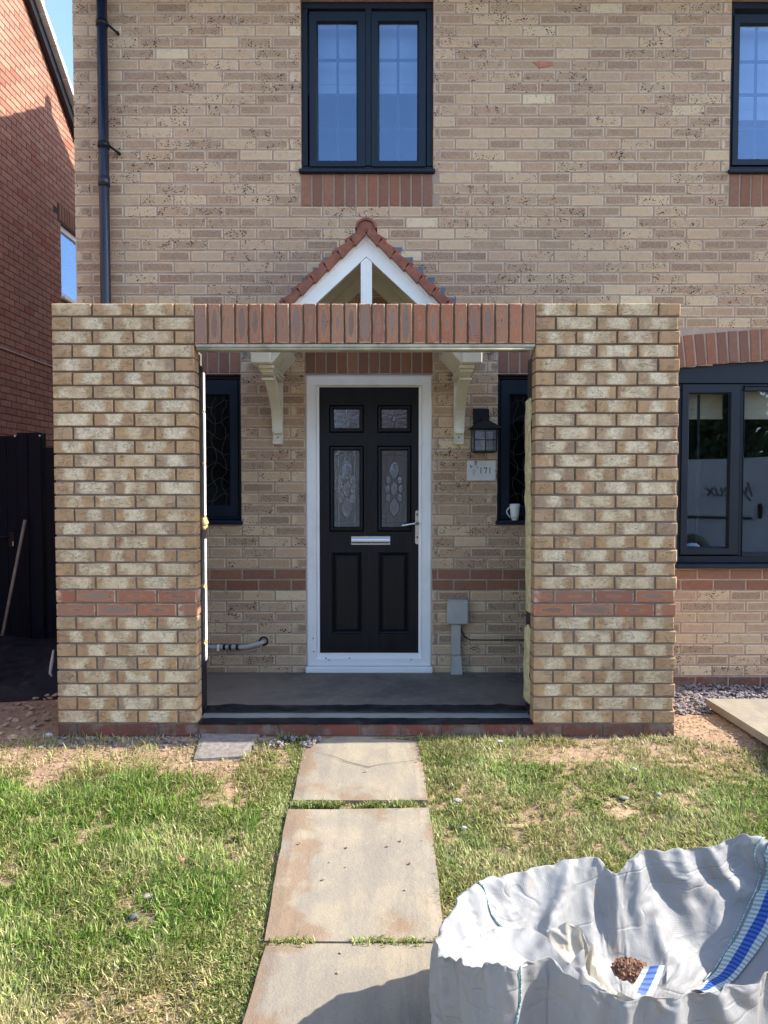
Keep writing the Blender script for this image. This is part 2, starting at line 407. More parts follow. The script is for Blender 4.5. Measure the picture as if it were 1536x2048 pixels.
M['lampglass'] = glassmat('seeded_lantern_glass', .12, (.75, .77, .75), .2, .002, 90)

def grainmat():
    k = NM('black_woodgrain_door'); p = k.pos()
    g = k.noise(k.map(p, (60, 60, 3.2)), 1.0, 5, .6, 1.0); g2 = k.noise(k.map(p, (240, 200, 8)), 1.0, 3, .6)
    c = k.mix(k.smooth(g, .35, .65), (.0035, .0042, .0075), (.008, .0085, .011))
    return k.fin(c, k.smooth(g, .3, .7, .32, .5), k.bump(k.math('ADD', g, k.math('MULTIPLY', g2, .4)), .0022, .8), .28)
M['door'] = grainmat()

def slabmat(name, a, b, c_, d_):
    k = NM(name); p = k.pos()
    n1 = k.noise(p, 2.3, 5, .6, .6); n2 = k.noise(k.map(p, (9, 2.0, 4), (0, 0, 0), (0, 0, .45)), 1.0, 4, .6, .8); n3 = k.noise(p, 160, 3, .7); n4 = k.noise(p, 22, 5, .7)
    col = k.mix(k.smooth(n1, .35, .62), a, b)
    col = k.mix(k.math('MULTIPLY', k.smooth(n2, .45, .65), .5), col, c_)
    col = k.mix(k.math('MULTIPLY', k.smooth(n4, .55, .75), .35), col, d_)
    ed = k.attr('edge')                                        # 1 on the rim of the slab: soil washed onto it
    soil = k.smooth(k.math('ADD', ed, k.math('MULTIPLY', k.math('SUBTRACT', k.noise(p, 4.2, 5, .6), .5), 2.3)), .80, 1.15)
    col = k.mix(k.math('MULTIPLY', soil, .65), col, (.23, .14, .08))
    col = k.mix(k.smooth(k.voro(p, 26), .03, .05, 1, 0), col, (.10, .07, .05))
    col = k.mix(k.math('MULTIPLY', k.smooth(n3, .4, .7), .22), col, (.13, .11, .085))
    return k.fin(col, .88, k.bump(k.math('ADD', k.math('MULTIPLY', n4, 2.6), k.math('MULTIPLY', n3, 1.2)), .0020, .8), .3)
M['slab'] = slabmat('sandstone_paving', (.36, .30, .21), (.275, .24, .185), (.21, .185, .155), (.41, .345, .25))
def soilmat():
    k = NM('bare_soil'); p = k.pos(); n1 = k.noise(p, 3.2, 5, .65); n2 = k.noise(p, 34, 5, .7); n3 = k.noise(p, 150, 4, .7)
    col = k.mix(k.smooth(n1, .35, .65), (.47, .33, .21), (.36, .24, .15))
    col = k.mix(k.smooth(n2, .4, .68), col, (.24, .15, .09)); col = k.mix(k.math('MULTIPLY', k.smooth(n3, .5, .72), .5), col, (.58, .45, .29))
    # thatch: straw and moss between the blades
    th = k.attr('thatch'); st = k.noise(k.map(p, (60, 220, 60), (0, 0, 0), (0, 0, .6)), 1.0, 3, .6, 1.2)
    tcol = k.mix(k.smooth(st, .42, .60), (.04, .045, .018), (.30, .26, .12))
    col = k.mix(k.math('MULTIPLY', th, k.smooth(k.noise(p, 60, 4), .3, .55)), col, tcol)
    return k.fin(col, .95, k.bump(k.math('ADD', n2, k.math('MULTIPLY', n3, .5)), .014, .9), .15)
M['soil'] = soilmat()
def floormat():
    k = NM('dusty_concrete_floor'); p = k.pos(); n1 = k.noise(p, 1.6, 5, .65, .8); n2 = k.noise(p, 120, 3)
    col = k.mix(k.smooth(n1, .35, .68), (.185, .150, .118), (.105, .092, .082))
    col = k.mix(k.math('MULTIPLY', k.smooth(k.noise(p, 13, 5, .7), .5, .7), .4), col, (.27, .235, .20))
    return k.fin(col, k.smooth(n1, .3, .7, .7, .92), k.bump(n2, .001, .6), .35)
M['floor'] = floormat()
def asphalt():
    k = NM('asphalt'); p = k.pos()
    return k.fin(k.mix(k.noise(p, 90, 4), (.035, .035, .037), (.075, .075, .075)), .9, k.bump(k.noise(p, 120, 3), .004, .8), .3)
M['road'] = asphalt()
def grassmat():
    k = NM('grass_blades'); g = k.attr('g'); r = k.attr('r')
    green = k.ramp(r, [(0, (.045, .09, .012)), (.35, (.13, .27, .03)), (.7, (.24, .385, .055)), (1, (.43, .52, .14))])
    dry = k.ramp(r, [(0, (.17, .15, .05)), (.5, (.50, .43, .19)), (1, (.68, .59, .35))])
    col = k.mix(g, dry, green)
    k.fin(col, .55, None, .3)
    tl = k.n.new('ShaderNodeBsdfTranslucent'); k.set(tl.inputs[0], col)
    mx = k.n.new('ShaderNodeMixShader'); mx.inputs[0].default_value = .35
    k.l.new(k.b.outputs[0], mx.inputs[1]); k.l.new(tl.outputs[0], mx.inputs[2]); k.l.new(mx.outputs[0], k.out.inputs['Surface'])
    return k.m
M['grass'] = grassmat()
def slatemat():
    k = NM('slate_chips'); r = k.attr('rnd'); p = k.pos()
    c = k.ramp(r, [(0, (.12, .11, .125)), (.4, (.20, .185, .20)), (.75, (.29, .25, .26)), (1, (.36, .29, .24))])
    return k.fin(k.mix(k.math('MULTIPLY', k.noise(p, 90, 3), .4), c, (.10, .09, .09)), .7, k.bump(k.noise(p, 120, 3), .002), .4)
M['slate'] = slatemat()
def bagmat(name='woven_polypropylene', tone=(.40, .395, .385)):
    k = NM(name); uv = k.n.new('ShaderNodeUVMap').outputs[0]; u, v, _ = k.xyz(uv); p = k.pos()
    def wv(a, f): return k.math('ABSOLUTE', k.math('SINE', k.math('MULTIPLY', a, f)))
    weave = k.math('MULTIPLY', wv(u, 700.0), wv(v, 700.0))
    n1 = k.noise(p, 6, 5, .6); n2 = k.noise(p, 28, 5, .65, .6)
    col = k.mix(k.smooth(n1, .35, .7), tone, tuple(x*.93 for x in tone))
    st = k.math('MULTIPLY', k.smooth(k.noise(p, 8, 6, .75, .8), .57, .72), .6)
    col = k.mix(st, col, (.50, .36, .25))
    crease = k.smooth(k.math('ABSOLUTE', k.math('SUBTRACT', k.noise(k.map(p, (3, 5, 9)), 1.0, 2, .5, .4), .5)), 0, .03)
    h = k.math('ADD', k.math('MULTIPLY', weave, .12), k.math('ADD', k.math('MULTIPLY', n2, .8), k.math('ADD', k.math('MULTIPLY', crease, .5), k.math('MULTIPLY', k.voro(k.map(p, (1, 1.3, .8)), 26), .9))))
    k.fin(col, .5, k.bump(h, .0035, .8), .4)
    tl = k.n.new('ShaderNodeBsdfTranslucent'); k.set(tl.inputs[0], k.mix(.5, col, tone))
    mx = k.n.new('ShaderNodeMixShader'); mx.inputs[0].default_value = .28
    k.l.new(k.b.outputs[0], mx.inputs[1]); k.l.new(tl.outputs[0], mx.inputs[2]); k.l.new(mx.outputs[0], k.out.inputs['Surface'])
    return k.m
M['bag'] = bagmat()
M['bagc'] = bagmat('cream_bag_lining', (.54, .50, .42))
def strapmat():
    k = NM('striped_webbing'); uv = k.n.new('ShaderNodeUVMap').outputs[0]; u, v, _ = k.xyz(uv)
    s = k.math('FRACT', k.math('MULTIPLY', v, 60.0)); a = k.smooth(k.math('ABSOLUTE', k.math('SUBTRACT', u, .5)), .20, .24)
    blue = k.mix(k.smooth(s, .3, .6), (.015, .04, .20), (.04, .12, .42)); wh = k.mix(k.smooth(s, .3, .6), (.24, .32, .30), (.50, .53, .50))
    return k.fin(k.mix(a, blue, wh), .6, k.bump(s, .0015), .3)
M['strap'] = strapmat()
def cordmat():
    k = NM('stitched_cord'); p = k.pos(); s = k.smooth(k.noise(p, 190, 2), .44, .56)
    return k.fin(k.mix(s, (.10, .27, .29), (.50, .52, .49)), .7, None, .3)
M['cord'] = cordmat()

# ------------------------------------------------------------------ bricks
_bm = {}
def brick_geo(l, h, d, var, mode):
    rng = random.Random(var*131+int(l*1e4)*7+int(h*1e4))
    c = .0035; j = .0011
    def ring(ins, y, jit):
        x, z = l/2-ins, h/2-ins
        if l >= h: pts = [(-x, -z), (-x/3, -z), (x/3, -z), (x, -z), (x, z), (x/3, z), (-x/3, z), (-x, z)]
        else: pts = [(-x, -z), (x, -z), (x, -z/3), (x, z/3), (x, z), (-x, z), (-x, z/3), (-x, -z/3)]
        return [(a+rng.uniform(-jit, jit), y+rng.uniform(-jit, jit)*.6, b+rng.uniform(-jit, jit)) for a, b in pts]
    vs = ring(c, 0, j)+ring(0, c, j)+ring(0, d, 0)
    fs = []
    if l >= h: fs += [(0, 1, 6, 7), (1, 2, 5, 6), (2, 3, 4, 5)]
    else: fs += [(0, 1, 2, 7), (7, 2, 3, 6), (6, 3, 4, 5)]
    for k in range(8):
        k2 = (k+1) % 8; fs += [(8+k, 8+k2, k2, k), (16+k, 16+k2, 8+k2, 8+k)]
    uvs = []
    for (x, y, z) in vs:
        a, b = x/l+.5, z/h+.5
        if mode == 'H': uvs.append((a*.10, b))
        elif mode == 'V': uvs.append((b, a))
        else: uvs.append((a, b))
    return vs, fs, uvs
def brick_mesh(l, h, d, var, mode, mat):
    key = (round(l, 3), round(h, 3), round(d, 3), var, mode, mat.name)
    if key not in _bm:
        vs, fs, uvs = brick_geo(l, h, d, var, mode)
        me = bpy.data.meshes.new('brick'); me.from_pydata(vs, [], fs); me.materials.append(mat)
        ul = me.uv_layers.new(name='UVMap'); ids = [i for f in fs for i in f]
        ul.data.foreach_set('uv', [c for i in ids for c in uvs[i]])
        _bm[key] = me
    return _bm[key]
class Bricks:
    """items: (point of the face centre, l, h, mode, material key, rotation about Z, tilt in the wall plane)"""
    def __init__(s): s.it = []
    def add(s, p, l, h, mode, mk, rz=0.0, tilt=0.0, d=.1): s.it.append((Vector(p), l, h, mode, mk, rz, tilt, d))
    def build(s, parent, score, limit=300, rest='brickwork'):
        inv = wmat(parent).inverted()
        sc = sorted(((score(i), n) for n, i in enumerate(s.it)), key=lambda t: -t[0])
        single = [n for v, n in sc if v > 0][:limit]; ss = set(single)
        for n in single:
            p, l, h, mode, mk, rz, tilt, d = s.it[n]
            q = (round(l/.0225)*.0225 if l > .12 and l < .2 else l)
            o = bpy.data.objects.new('brick', brick_mesh(round(l, 3), h, d, random.randrange(6), mode, M[mk])); C.objects.link(o)
            o.location = inv @ (p+Vector((0, random.uniform(-.0012, .0012), random.uniform(-.001, .001))))
            o.rotation_euler = (0, tilt+random.uniform(-.004, .004), rz); setpar(o, parent)
        V = []; Fc = []; U = []; Rn = []; mi = []; keys = []
        for n, (p, l, h, mode, mk, rz, tilt, d) in enumerate(s.it):
            if n in ss: continue
            if mk not in keys: keys.append(mk)
            vs, fs, uvs = brick_geo(l, h, d, random.randrange(6), mode)
            m = Matrix.Rotation(rz, 3, 'Z') @ Matrix.Rotation(tilt, 3, 'Y'); b = len(V); r_ = random.random()
            pj = p+Vector((0, random.uniform(-.0012, .0012), random.uniform(-.001, .001))) if abs(rz) < .1 else p
            for v_ in vs: V.append(tuple(inv @ (m @ Vector(v_)+pj))); Rn.append(r_)
            for f in fs: Fc.append(tuple(i+b for i in f)); mi.append(keys.index(mk)); U += [c for i in f for c in uvs[i]]
        if V:
            me = bpy.data.meshes.new(rest); me.from_pydata(V, [], Fc)
            for kx in keys: me.materials.append(M[kx])
            me.polygons.foreach_set('material_index', mi)
            me.uv_layers.new(name='UVMap').data.foreach_set('uv', U)
            me.attributes.new('rnd', 'FLOAT', 'POINT').data.foreach_set('value', Rn)
            o = bpy.data.objects.new(rest, me); C.objects.link(o); setpar(o, parent); o['kind'] = 'stuff'
Z0, CO = -.025, .075
def zrow(i): return Z0+CO*i+.0325
def lay_row(B, i, x0, x1, half, matkey, put, holes=(), matfn=None):
    """one course from x0 to x1 (stretcher bond); holes = list of (a,b); put(xc,l,mode,mk)"""
    x = x0; first = True
    while x < x1-.02:
        l = .1025 if (first and half) else .215
        e = min(x+l, x1); segs = [(x, e)]
        for a, b in holes:
            ns = []
            for s0, s1 in segs:
                if b <= s0 or a >= s1: ns.append((s0, s1)); continue
                if a-s0 > .028: ns.append((s0, a-.0))
                if s1-b > .028: ns.append((b+.0, s1))
            segs = ns
        for s0, s1 in segs:
            ll = s1-s0; mode = 'H' if ll < .12 else 'S'
            put((s0+s1)/2, ll, mode, matkey)
        x = x+l+.01; first = False
def wall_mesh(cutsx, cutsz, solid, y0, y1):
    """solid slab y0..y1 with holes, only outer faces"""
    mb = MB(); nx, nz = len(cutsx)-1, len(cutsz)-1
    ok = [[solid((cutsx[i]+cutsx[i+1])/2, (cutsz[j]+cutsz[j+1])/2) for j in range(nz)] for i in range(nx)]
    g = lambda i, j: 0 <= i < nx and 0 <= j < nz and ok[i][j]
    for i in range(nx):
        for j in range(nz):
            if not ok[i][j]: continue
            a, b, c_, d_ = cutsx[i], cutsx[i+1], cutsz[j], cutsz[j+1]
            mb.add([(a, y0, c_), (b, y0, c_), (b, y0, d_), (a, y0, d_)], [(0, 1, 2, 3)])
            mb.add([(a, y1, c_), (b, y1, c_), (b, y1, d_), (a, y1, d_)], [(3, 2, 1, 0)])
            if not g(i-1, j): mb.add([(a, y0, c_), (a, y1, c_), (a, y1, d_), (a, y0, d_)], [(3, 2, 1, 0)])
            if not g(i+1, j): mb.add([(b, y0, c_), (b, y1, c_), (b, y1, d_), (b, y0, d_)], [(0, 1, 2, 3)])
            if not g(i, j-1): mb.add([(a, y0, c_), (b, y0, c_), (b, y1, c_), (a, y1, c_)], [(3, 2, 1, 0)])
            if not g(i, j+1): mb.add([(a, y0, d_), (b, y0, d_), (b, y1, d_), (a, y1, d_)], [(0, 1, 2, 3)])
    return mb

# ------------------------------------------------------------------ ground
def base_z(y):
    t = max(0.0, -1.02-y)
    z = -.105-.112*min(t, 2.7)
    if t > 2.7: z += .06*min(t-2.7, 3.2)
    return z
def on_path(x, y):                       # strip of the slab path
    return -1.05 > y > -4.2 and -.70 < x < .32
def gz(x, y):
    z = base_z(y)
    if y > -1.0 and abs(x) > 2.2 and y < 0: z += 0
    n = noise.noise(Vector((x*1.7, y*1.7, 3)))*.018+noise.noise(Vector((x*5.5, y*5.5, 7)))*.010+noise.noise(Vector((x*19, y*19, 1)))*.004
    if on_path(x, y): n = n*.25-.012
    if y > -1.3: n *= .45
    return z+n
def G(px, py):
    """pixel -> point on the sloping ground (without bumps)"""
    r = ray(px, py); o = Vector((0, -CAMD, CAMZ)); k = 1.0
    for _ in range(40):
        p = o+r*k; k *= (o.z-base_z(p.y))/(o.z-p.z)
    return o+r*k
def frange(a, b, st):
    n = max(1, int(round((b-a)/st))); return [a+(b-a)*i/n for i in range(n)]
gx = [-250, -120, -60, -30, -15, -9, -6]+frange(-4.4, 3.6, .035)+[3.6, 4.2, 6, 9, 15, 30, 60, 120, 250]
gy = [-250, -120, -60, -30, -15, -10.5, -9, -7.6, -7, -6.4, -6, -5.5]+frange(-5, .4, .035)+[.4, 1, 1.6, 2.4, 4, 6, 9, 20, 60, 120, 250]
# greenness / density map of the lawn
def lawn(x, y):
    """returns (density 0..1, greenness 0..1, height)"""
    n1 = noise.noise(Vector((x*2.1, y*2.1, 11)))*.5+.5; n2 = noise.noise(Vector((x*5, y*5, 5)))*.5+.5; n3 = noise.noise(Vector((x*13, y*13, 2)))*.5+.5
    nn = n1*.45+n2*.35+n3*.2
    dpor = -1.02-y                      # metres in front of the porch
    if x < -.1:                         # left lawn
        cl = noise.noise(Vector((x*22, y*22, 9))); den = min(1, max(0, (nn-.36)*4.2+cl*.9)); green = min(1, max(0, .36+(n1-.38)*1.9+(n3-.5)*1.0)); h = .042+.034*n2+.02*max(0, cl)
        green += .35*max(0, 1-abs(x+1.5)/1.2)*max(0, 1-abs(dpor-.75)/.8)
        if dpor < .42+.10*n2-.05*math.sin(x*5):
            w_ = -.72+.1*n3
            if x < w_-0.05: den *= .10 + .35*max(0, (dpor-.22)/.2)**2; green *= .6
        if -1.15 < x < -.72 and .3 < dpor < .75: den *= .35
        if dpor > 1.6: green -= .62*min(1, (dpor-1.6)/.35); h *= .8; den = min(1, den+.25)
    else:
        cl = noise.noise(Vector((x*24, y*24, 9))); den = min(1, max(0, (nn-.36)*3.6+cl*.9)); green = min(1, max(0, -.02+(n1-.38)*1.9+(n3-.5)*.7+.35*max(0, 1-abs(dpor-.65)/.5))); h = .030+.018*n2
        if (x-.85)**2/.10+(dpor-.22)**2/.012 < 1: den *= .25
        if dpor < .25: green *= .55
    return den, max(0, min(1, green)), h
def grass_zone(x, y):
    if y > -1.03: return False
    if x > 1.63 and y > -1.06-.25*(x-1.6)+.04*math.sin(x*9): return False
    return True
verts = []; th = []
for y in gy:
    for x in gx:
        z = gz(x, y) if abs(x) < 6 and -6 < y < .6 else base_z(y)
        if y > .4: z = -.105
        verts.append((x, y, z)); th.append(1.0 if (grass_zone(x, y) and lawn(x, y)[0] > .35) else 0.0)
nx = len(gx)
faces = [(j*nx+i, j*nx+i+1, (j+1)*nx+i+1, (j+1)*nx+i) for j in range(len(gy)-1) for i in range(nx-1)]
me = bpy.data.meshes.new('ground'); me.from_pydata(verts, [], faces); me.materials.append(M['soil'])
me.attributes.new('thatch', 'FLOAT', 'POINT').data.foreach_set('value', th)
me.polygons.foreach_set('use_smooth', [True]*len(faces))
go = bpy.data.objects.new('ground', me); C.objects.link(go); tag(go, kind='structure')
ROADZ = base_z(-7)+.0
bx('road', M['road'], None, -80, 80, -12.5, -6.9, ROADZ-.10, ROADZ+.012, kind='structure')
bx('pavement', M['conc'], None, -80, 80, -6.895, -5.6, ROADZ-.12, ROADZ+.10, .01, kind='structure')
bx('pavement', M['conc'], None, -80, 80, -14.2, -12.505, ROADZ-.12, ROADZ+.10, .01, kind='structure')

# ------------------------------------------------------------------ house
HX0, HX1 = -2.10, 6.3
house = empty('brick_house', (HX0, 0, 0), 'buff brick house with dark framed windows and a black panelled front door', 'house')
def wp(p): return p
upL, upR = XZ(601, 200)[0], XZ(867, 200)[0]; upB, upT = XZ(700, 348)[1], 4.585
ulx = XZ(1461, 200)[0]
dL, dR = XZ(611, 1040)[0], XZ(865, 1040)[0]; dT = XZ(700, 749)[1]
slR = XZ(482, 900)[0]; srL = XZ(995, 900)[0]; sB, sT = XZ(450, 1049)[1], XZ(450, 748)[1]
BX0, BX1, BXC, BR = 2.02, 3.88, 2.95, 7.5
bB = XZ(1400, 1136)[1]; arch_z0 = XZ(1365, 735)[1]-math.sqrt(BR**2-(XZ(1365, 735)[0]-BXC)**2)
def intr(x): return arch_z0+math.sqrt(BR**2-(x-BXC)**2)
def extr(x): return arch_z0+math.sqrt((BR+.215)**2-(x-BXC)**2)
holes = [  # x0,x1,z0,z1
    (upL, upR, upB, upT), (ulx, ulx+1.2, upB, upT), (dL, dR, -.5, dT), (slR-.45, slR, sB, sT), (srL, srL+.45, sB, sT), (BX0, BX1, bB, intr(BX0)+.0)]
sold = [  # soldier panels: x0,x1,zbottom
    (upL, upR, upB-.218), (ulx, ulx+1.2, upB-.218), (dL, dR, dT+.006), (slR-.45, slR, sT+.006), (srL, srL+.45, sT+.006)]
EAVE = 4.75
def hsolid(x, z):
    for a, b, c_, d_ in holes[:-1]:
        if a < x < b and c_ < z < d_: return False
    if BX0 < x < BX1 and bB < z < intr(x): return False
    return True
cx = sorted(set([HX0+.004, HX1-.004]+[h[0] for h in holes]+[h[1] for h in holes]+[BX0+(BX1-BX0)*i/16 for i in range(17)]))
cz = sorted(set([-.4, EAVE+.2]+[h[2] for h in holes]+[h[3] for h in holes]+[intr(BX0)+.0045*i for i in range(1, 14)]))
wall_mesh(cx, cz, hsolid, .004, .27).build('wall', M['mort'], house)
B = Bricks()
for i in range(-3, 64):
    z = zrow(i); zl, zh = z-.0375, z+.0375
    hl = []
    for a, b, c_, d_ in holes[:-1]:
        if zl+.012 < d_ and zh-.012 > c_: hl.append((a, b))
    for a, b, c_ in sold:
        if zl+.012 < c_+.218 and zh-.012 > c_: hl.append((a-.004, b+.004))
    if z > bB:                            # bay opening with arched head
        if z < extr(BX0): hl.append((BX0-.03, BX1+.03))
        elif zl < extr(BXC):
            hw = math.sqrt(max(0, (BR+.215)**2-(zl+.01-arch_z0)**2))
            hl.append((BXC-hw, BXC+hw))
    mk = 'hred' if i in (8, 9) else ('plinth' if i < 0 else 'buff')
    lay_row(B, i, HX0, HX1, i % 2 == 0, mk, lambda xc, l, mode, mk_: B.add((xc, 0, z), l, .065, mode, mk_), hl)
    # corner returns on the left flank
    for q in range(4):
        y0 = .0 + (.1125 if i % 2 else .225)+q*.225 if q else 0.01
for a, b, c_ in sold:
    n = max(1, round((b-a)/.075)); pt = (b-a)/n
    for q in range(n): B.add((a+pt*(q+.5), -.001, c_+.109), pt-.010, .212, 'V', 'hred')
n = 26
for q in range(n):
    a = (q+.5-n/2)*(BX1-BX0+.06)/n/BR; rc = BR+.1075
    B.add((BXC+rc*math.sin(a), -.002, arch_z0+rc*math.cos(a)), .0625, .210, 'V', 'hred', 0, a)
cx1, cz1 = XZ(1086, 129)
MB().prism([(cx1-.07, cz1+.016), (cx1-.03, cz1+.020), (cx1+.065, cz1+.018), (cx1+.072, cz1-.004), (cx1+.03, cz1-.016), (cx1-.035, cz1-.022), (cx1-.045, cz1-.002)], -.0035, .001, 'XZ').build('chipped_brick_face', simple('raw_red_clay', (.42, .17, .11), .9, .2, 30, .002), house)
def hidden_by_porch(p):
    x, y, _ = proj(p)
    if 104 < x < 1364 and 603 < y < 1470:
        return not (415 < x < 1052 and 705 < y < 1343)
    return False
def score_house(it):
    x, y, zc = proj(it[0])
    if not (-30 < x < 1566 and -15 < y < 1400) or hidden_by_porch(it[0]): return 0
    return it[1]*it[2]/zc**2*(1+.3*((x-768)/1000)**2)
B.build(house, score_house)
# flank wall, back wall, roof
bx('side_wall', M['buff'], house, HX0+.004, HX0+.26, .275, 8.1, -.4, EAVE+.2)
bx('side_wall', M['buff'], house, HX1-.26, HX1-.004, .275, 8.1, -.4, EAVE+.2)
bx('back_wall', M['buff'], house, HX0+.261, HX1-.261, 7.84, 8.095, -.4, EAVE+.2)
RY, RZ, TP = 4.20, 7.44, .62
mb = MB()
for sx in (HX0+.004, HX1-.26): mb.prism([(.28, EAVE+.2), (8.0, EAVE+.2), (RY, RZ-.12)], sx, sx+.25, 'YZ')
mb.build('gable', M['buff'], house)
mb = MB(); nc = 15
for sgn in (-1, 1):
    L = 4.42; dy = L/nc
    for q in range(nc):
        ya, yb = RY+sgn*(L-dy*q), RY+sgn*(L-dy*(q+1)-.06)
        za, zb = RZ-(L-dy*q)*TP+.035, RZ-(L-dy*(q+1)-.06)*TP+.005
        yb = yb if q < nc-1 else RY; zb = zb if q < nc-1 else RZ
        poly = [(ya, za-.03), (yb, zb-.03), (yb, zb), (ya, za)]
        mb.prism(poly, HX0-.06, HX1+.06, 'YZ')
mb.build('roof', M['rooft'], house)
MB().tube([(HX0-.08, RY, RZ+.02), (HX1+.08, RY, RZ+.02)], .09, 14).build('ridge_tile', M['rooft'], house)
mb = MB(); mb.box(HX0-.04, HX1+.04, -.34, -.30, EAVE-.02, EAVE+.16, .004); mb.box(HX0-.04, HX1+.04, -.299, -.001, EAVE-.02, EAVE+.0, 0)
mb.build('fascia', M['navy'], house)
# ceiling / upper floor / inner rooms
mb = MB()
mb.box(HX0+.262, HX1-.262, .272, 7.8, 2.52, 2.72); mb.box(HX0+.262, HX1-.262, .272, 7.8, 4.95, 5.0)
mb.box(HX0+.262, HX1-.262, .272, 7.8, -.2, -.02); mb.box(HX0+.262, HX1-.262, 3.4, 3.5, -.018, 4.94)
mb.box(1.55, 1.65, .272, 3.39, -.018, 2.51); mb.box(-.72, -.64, .272, 3.39, -.018, 2.51); mb.box(.5, .58, .272, 3.39, -.018, 2.51); mb.box(1.55, 1.65, .272, 3.39, 2.73, 4.94)
mb.build('inner_walls', M['plaster'], house)

def sub(name, mat, par, mb): return mb.build(name, mat, par)
def pane(par, x0, x1, z0, z1, y, mat): 
    return MB().box(x0, x1, y, y+.006, z0, z1).build('pane', mat, par)
FD = .055                                   # frame set back in the reveal
def win_frame(par, x0, x1, z0, z1, t=.045, sill=True):
    f = ringframe(MB(), x0, x1, z0+.03, z1, t, FD, FD+.07, .004).build('frame', M['navy'], par)
    if sill: MB().box(x0-.012, x1+.012, FD-.085, FD+.07, z0, z0+.028, .006).build('sill', M['navy'], par)
def sash(par, gl, x0, x1, z0, z1, gx0, gx1, gz0, gz1, vb, hb, y=FD-.012):
    mb = MB()
    ox0, ox1, oz0, oz1 = x0, x1, z0, z1
    b = .012
    # outer flat band, then a sloping bead down to the glass
    o = [(ox0, y, oz0), (ox1, y, oz0), (ox1, y, oz1), (ox0, y, oz1)]
    i = [(gx0-b, y, gz0-b), (gx1+b, y, gz0-b), (gx1+b, y, gz1+b), (gx0-b, y, gz1+b)]
    g = [(gx0, y+.022, gz0), (gx1, y+.022, gz0), (gx1, y+.022, gz1), (gx0, y+.022, gz1)]
    bk = [(a, y+.05, c_) for a, _, c_ in o]
    mb.add(o+i+g+bk, [(k, (k+1) % 4, 4+(k+1) % 4, 4+k) for k in range(4)]+[(4+k, 4+(k+1) % 4, 8+(k+1) % 4, 8+k) for k in range(4)]+[(12+k, 12+(k+1) % 4, (k+1) % 4, k) for k in range(4)])
    mb.build('sash', M['navy'], par)
    pane(par, gx0-.002, gx1+.002, gz0-.002, gz1+.002, y+.024, gl)
    for vx in vb: MB().box(vx-.009, vx+.009, y+.034, y+.042, gz0, gz1).build('glazing_bar', M['navy'], par)
    for hz_ in hb: MB().box(gx0, gx1, y+.0345, y+.0415, hz_-.010, hz_+.010).build('glazing_bar', M['navy'], par)
def blind(par, x0, x1, z0, z1, y):
    mb = MB(); mb.box(x0, x1, y, y+.003, z0, z1); mb.box(x0, x1, y-.006, y+.009, z0-.016, z0+.002, .002); mb.box(x0, x1, y-.004, y-.0005, z0+.055, z0+.06)
    mb.build('roller_blind', M['blind'], par)
# upper middle window
def c7(x, y): return XZ(590+x/5.297, y/5.297, CAMD+FD)
w1 = empty('window', (upL, 0, upB), parent=None); setpar(w1, house); w1.location = (upL-HX0, 0, upB)
win_frame(w1, upL, upR, upB, upT)
for (sa, sb, ga, gb, vb) in ((155, 745, 245, 650, 450), (810, 1385, 895, 1295, 1093)):
    zt, zb = c7(0, 135)[1], c7(0, 1770)[1]
    sash(w1, M['glass'], c7(sa, 800)[0], c7(sb, 800)[0], zb, zt, c7(ga, 800)[0], c7(gb, 800)[0], c7(0, 1695)[1], c7(0, 250)[1],
         [c7(vb, 800)[0]], [c7(0, 617)[1], c7(0, 990)[1], c7(0, 1355)[1]])
mbx = c7(777, 800)[0]; MB().box(mbx-.022, mbx+.022, FD-.006, FD+.05, upB+.075, upT-.045, .004).build('mullion', M['navy'], w1)
blind(w1, upL+.05, upR-.05, c7(0, 845)[1]-.02, upT-.03, FD+.13)
# upper right window
def c6(x, y): return XZ(1440+x/4.876, y/4.876, CAMD+FD)
w2 = empty('window'); setpar(w2, house); w2.location = (ulx-HX0, 0, upB)
win_frame(w2, ulx, ulx+1.2, upB, upT)
s0, g0 = c6(125, 800)[0], c6(195, 800)[0]; gzb, gzt = c6(0, 1545)[1], c6(0, 250)[1]; bars = [c6(0, 583)[1], c6(0, 907)[1], c6(0, 1245)[1]]
for off in (0, .565):
    sash(w2, M['glass'], s0+off, s0+off+.53, c6(0, 1615)[1], c6(0, 150)[1], g0+off, s0+off+.47, gzb, gzt, [c6(365, 800)[0]+off], bars)
blind(w2, ulx+.05, ulx+1.15, c6(0, 1030)[1]-.02, upT-.03, FD+.13)
# lower right window below the arch
def c3(x, y): return XZ(1340+x/3.939, 640+y/3.939, CAMD+FD)
w3 = empty('window'); setpar(w3, house); w3.location = (BX0-HX0, 0, bB)
ft = c3(0, 500)[1]
mb = ringframe(MB(), BX0, BX1, bB+.03, ft, .05, FD, FD+.07, .004)
mb.build('frame', M['navy'], w3)
hd = [(BX0, ft+.001)]+[(BX1, ft+.001)]+[(BX1-(BX1-BX0)*q/16, intr(BX1-(BX1-BX0)*q/16)) for q in range(17)]
MB().prism(hd, FD-.02, FD+.05, 'XZ').build('arch_infill', M['navy'], w3)
MB().box(BX0-.012, BX1+.012, FD-.10, FD+.07, bB, bB+.028, .006).build('sill', M['navy'], w3)
zb_, zt_ = c3(0, 1785)[1], c3(0, 585)[1]; gxr = c3(460, 900)[0]; sxr = c3(545, 900)[0]
sash(w3, M['bayglass'], BX0+.045, sxr, c3(0, 1845)[1], c3(0, 510)[1], BX0+.10, gxr, zb_, zt_, [c3(235, 900)[0]], [])
p2 = c3(590, 900)[0]
MB().box(sxr+.004, p2-.010, FD-.004, FD+.05, bB+.08, ft-.05, .003).build('mullion', M['navy'], w3)
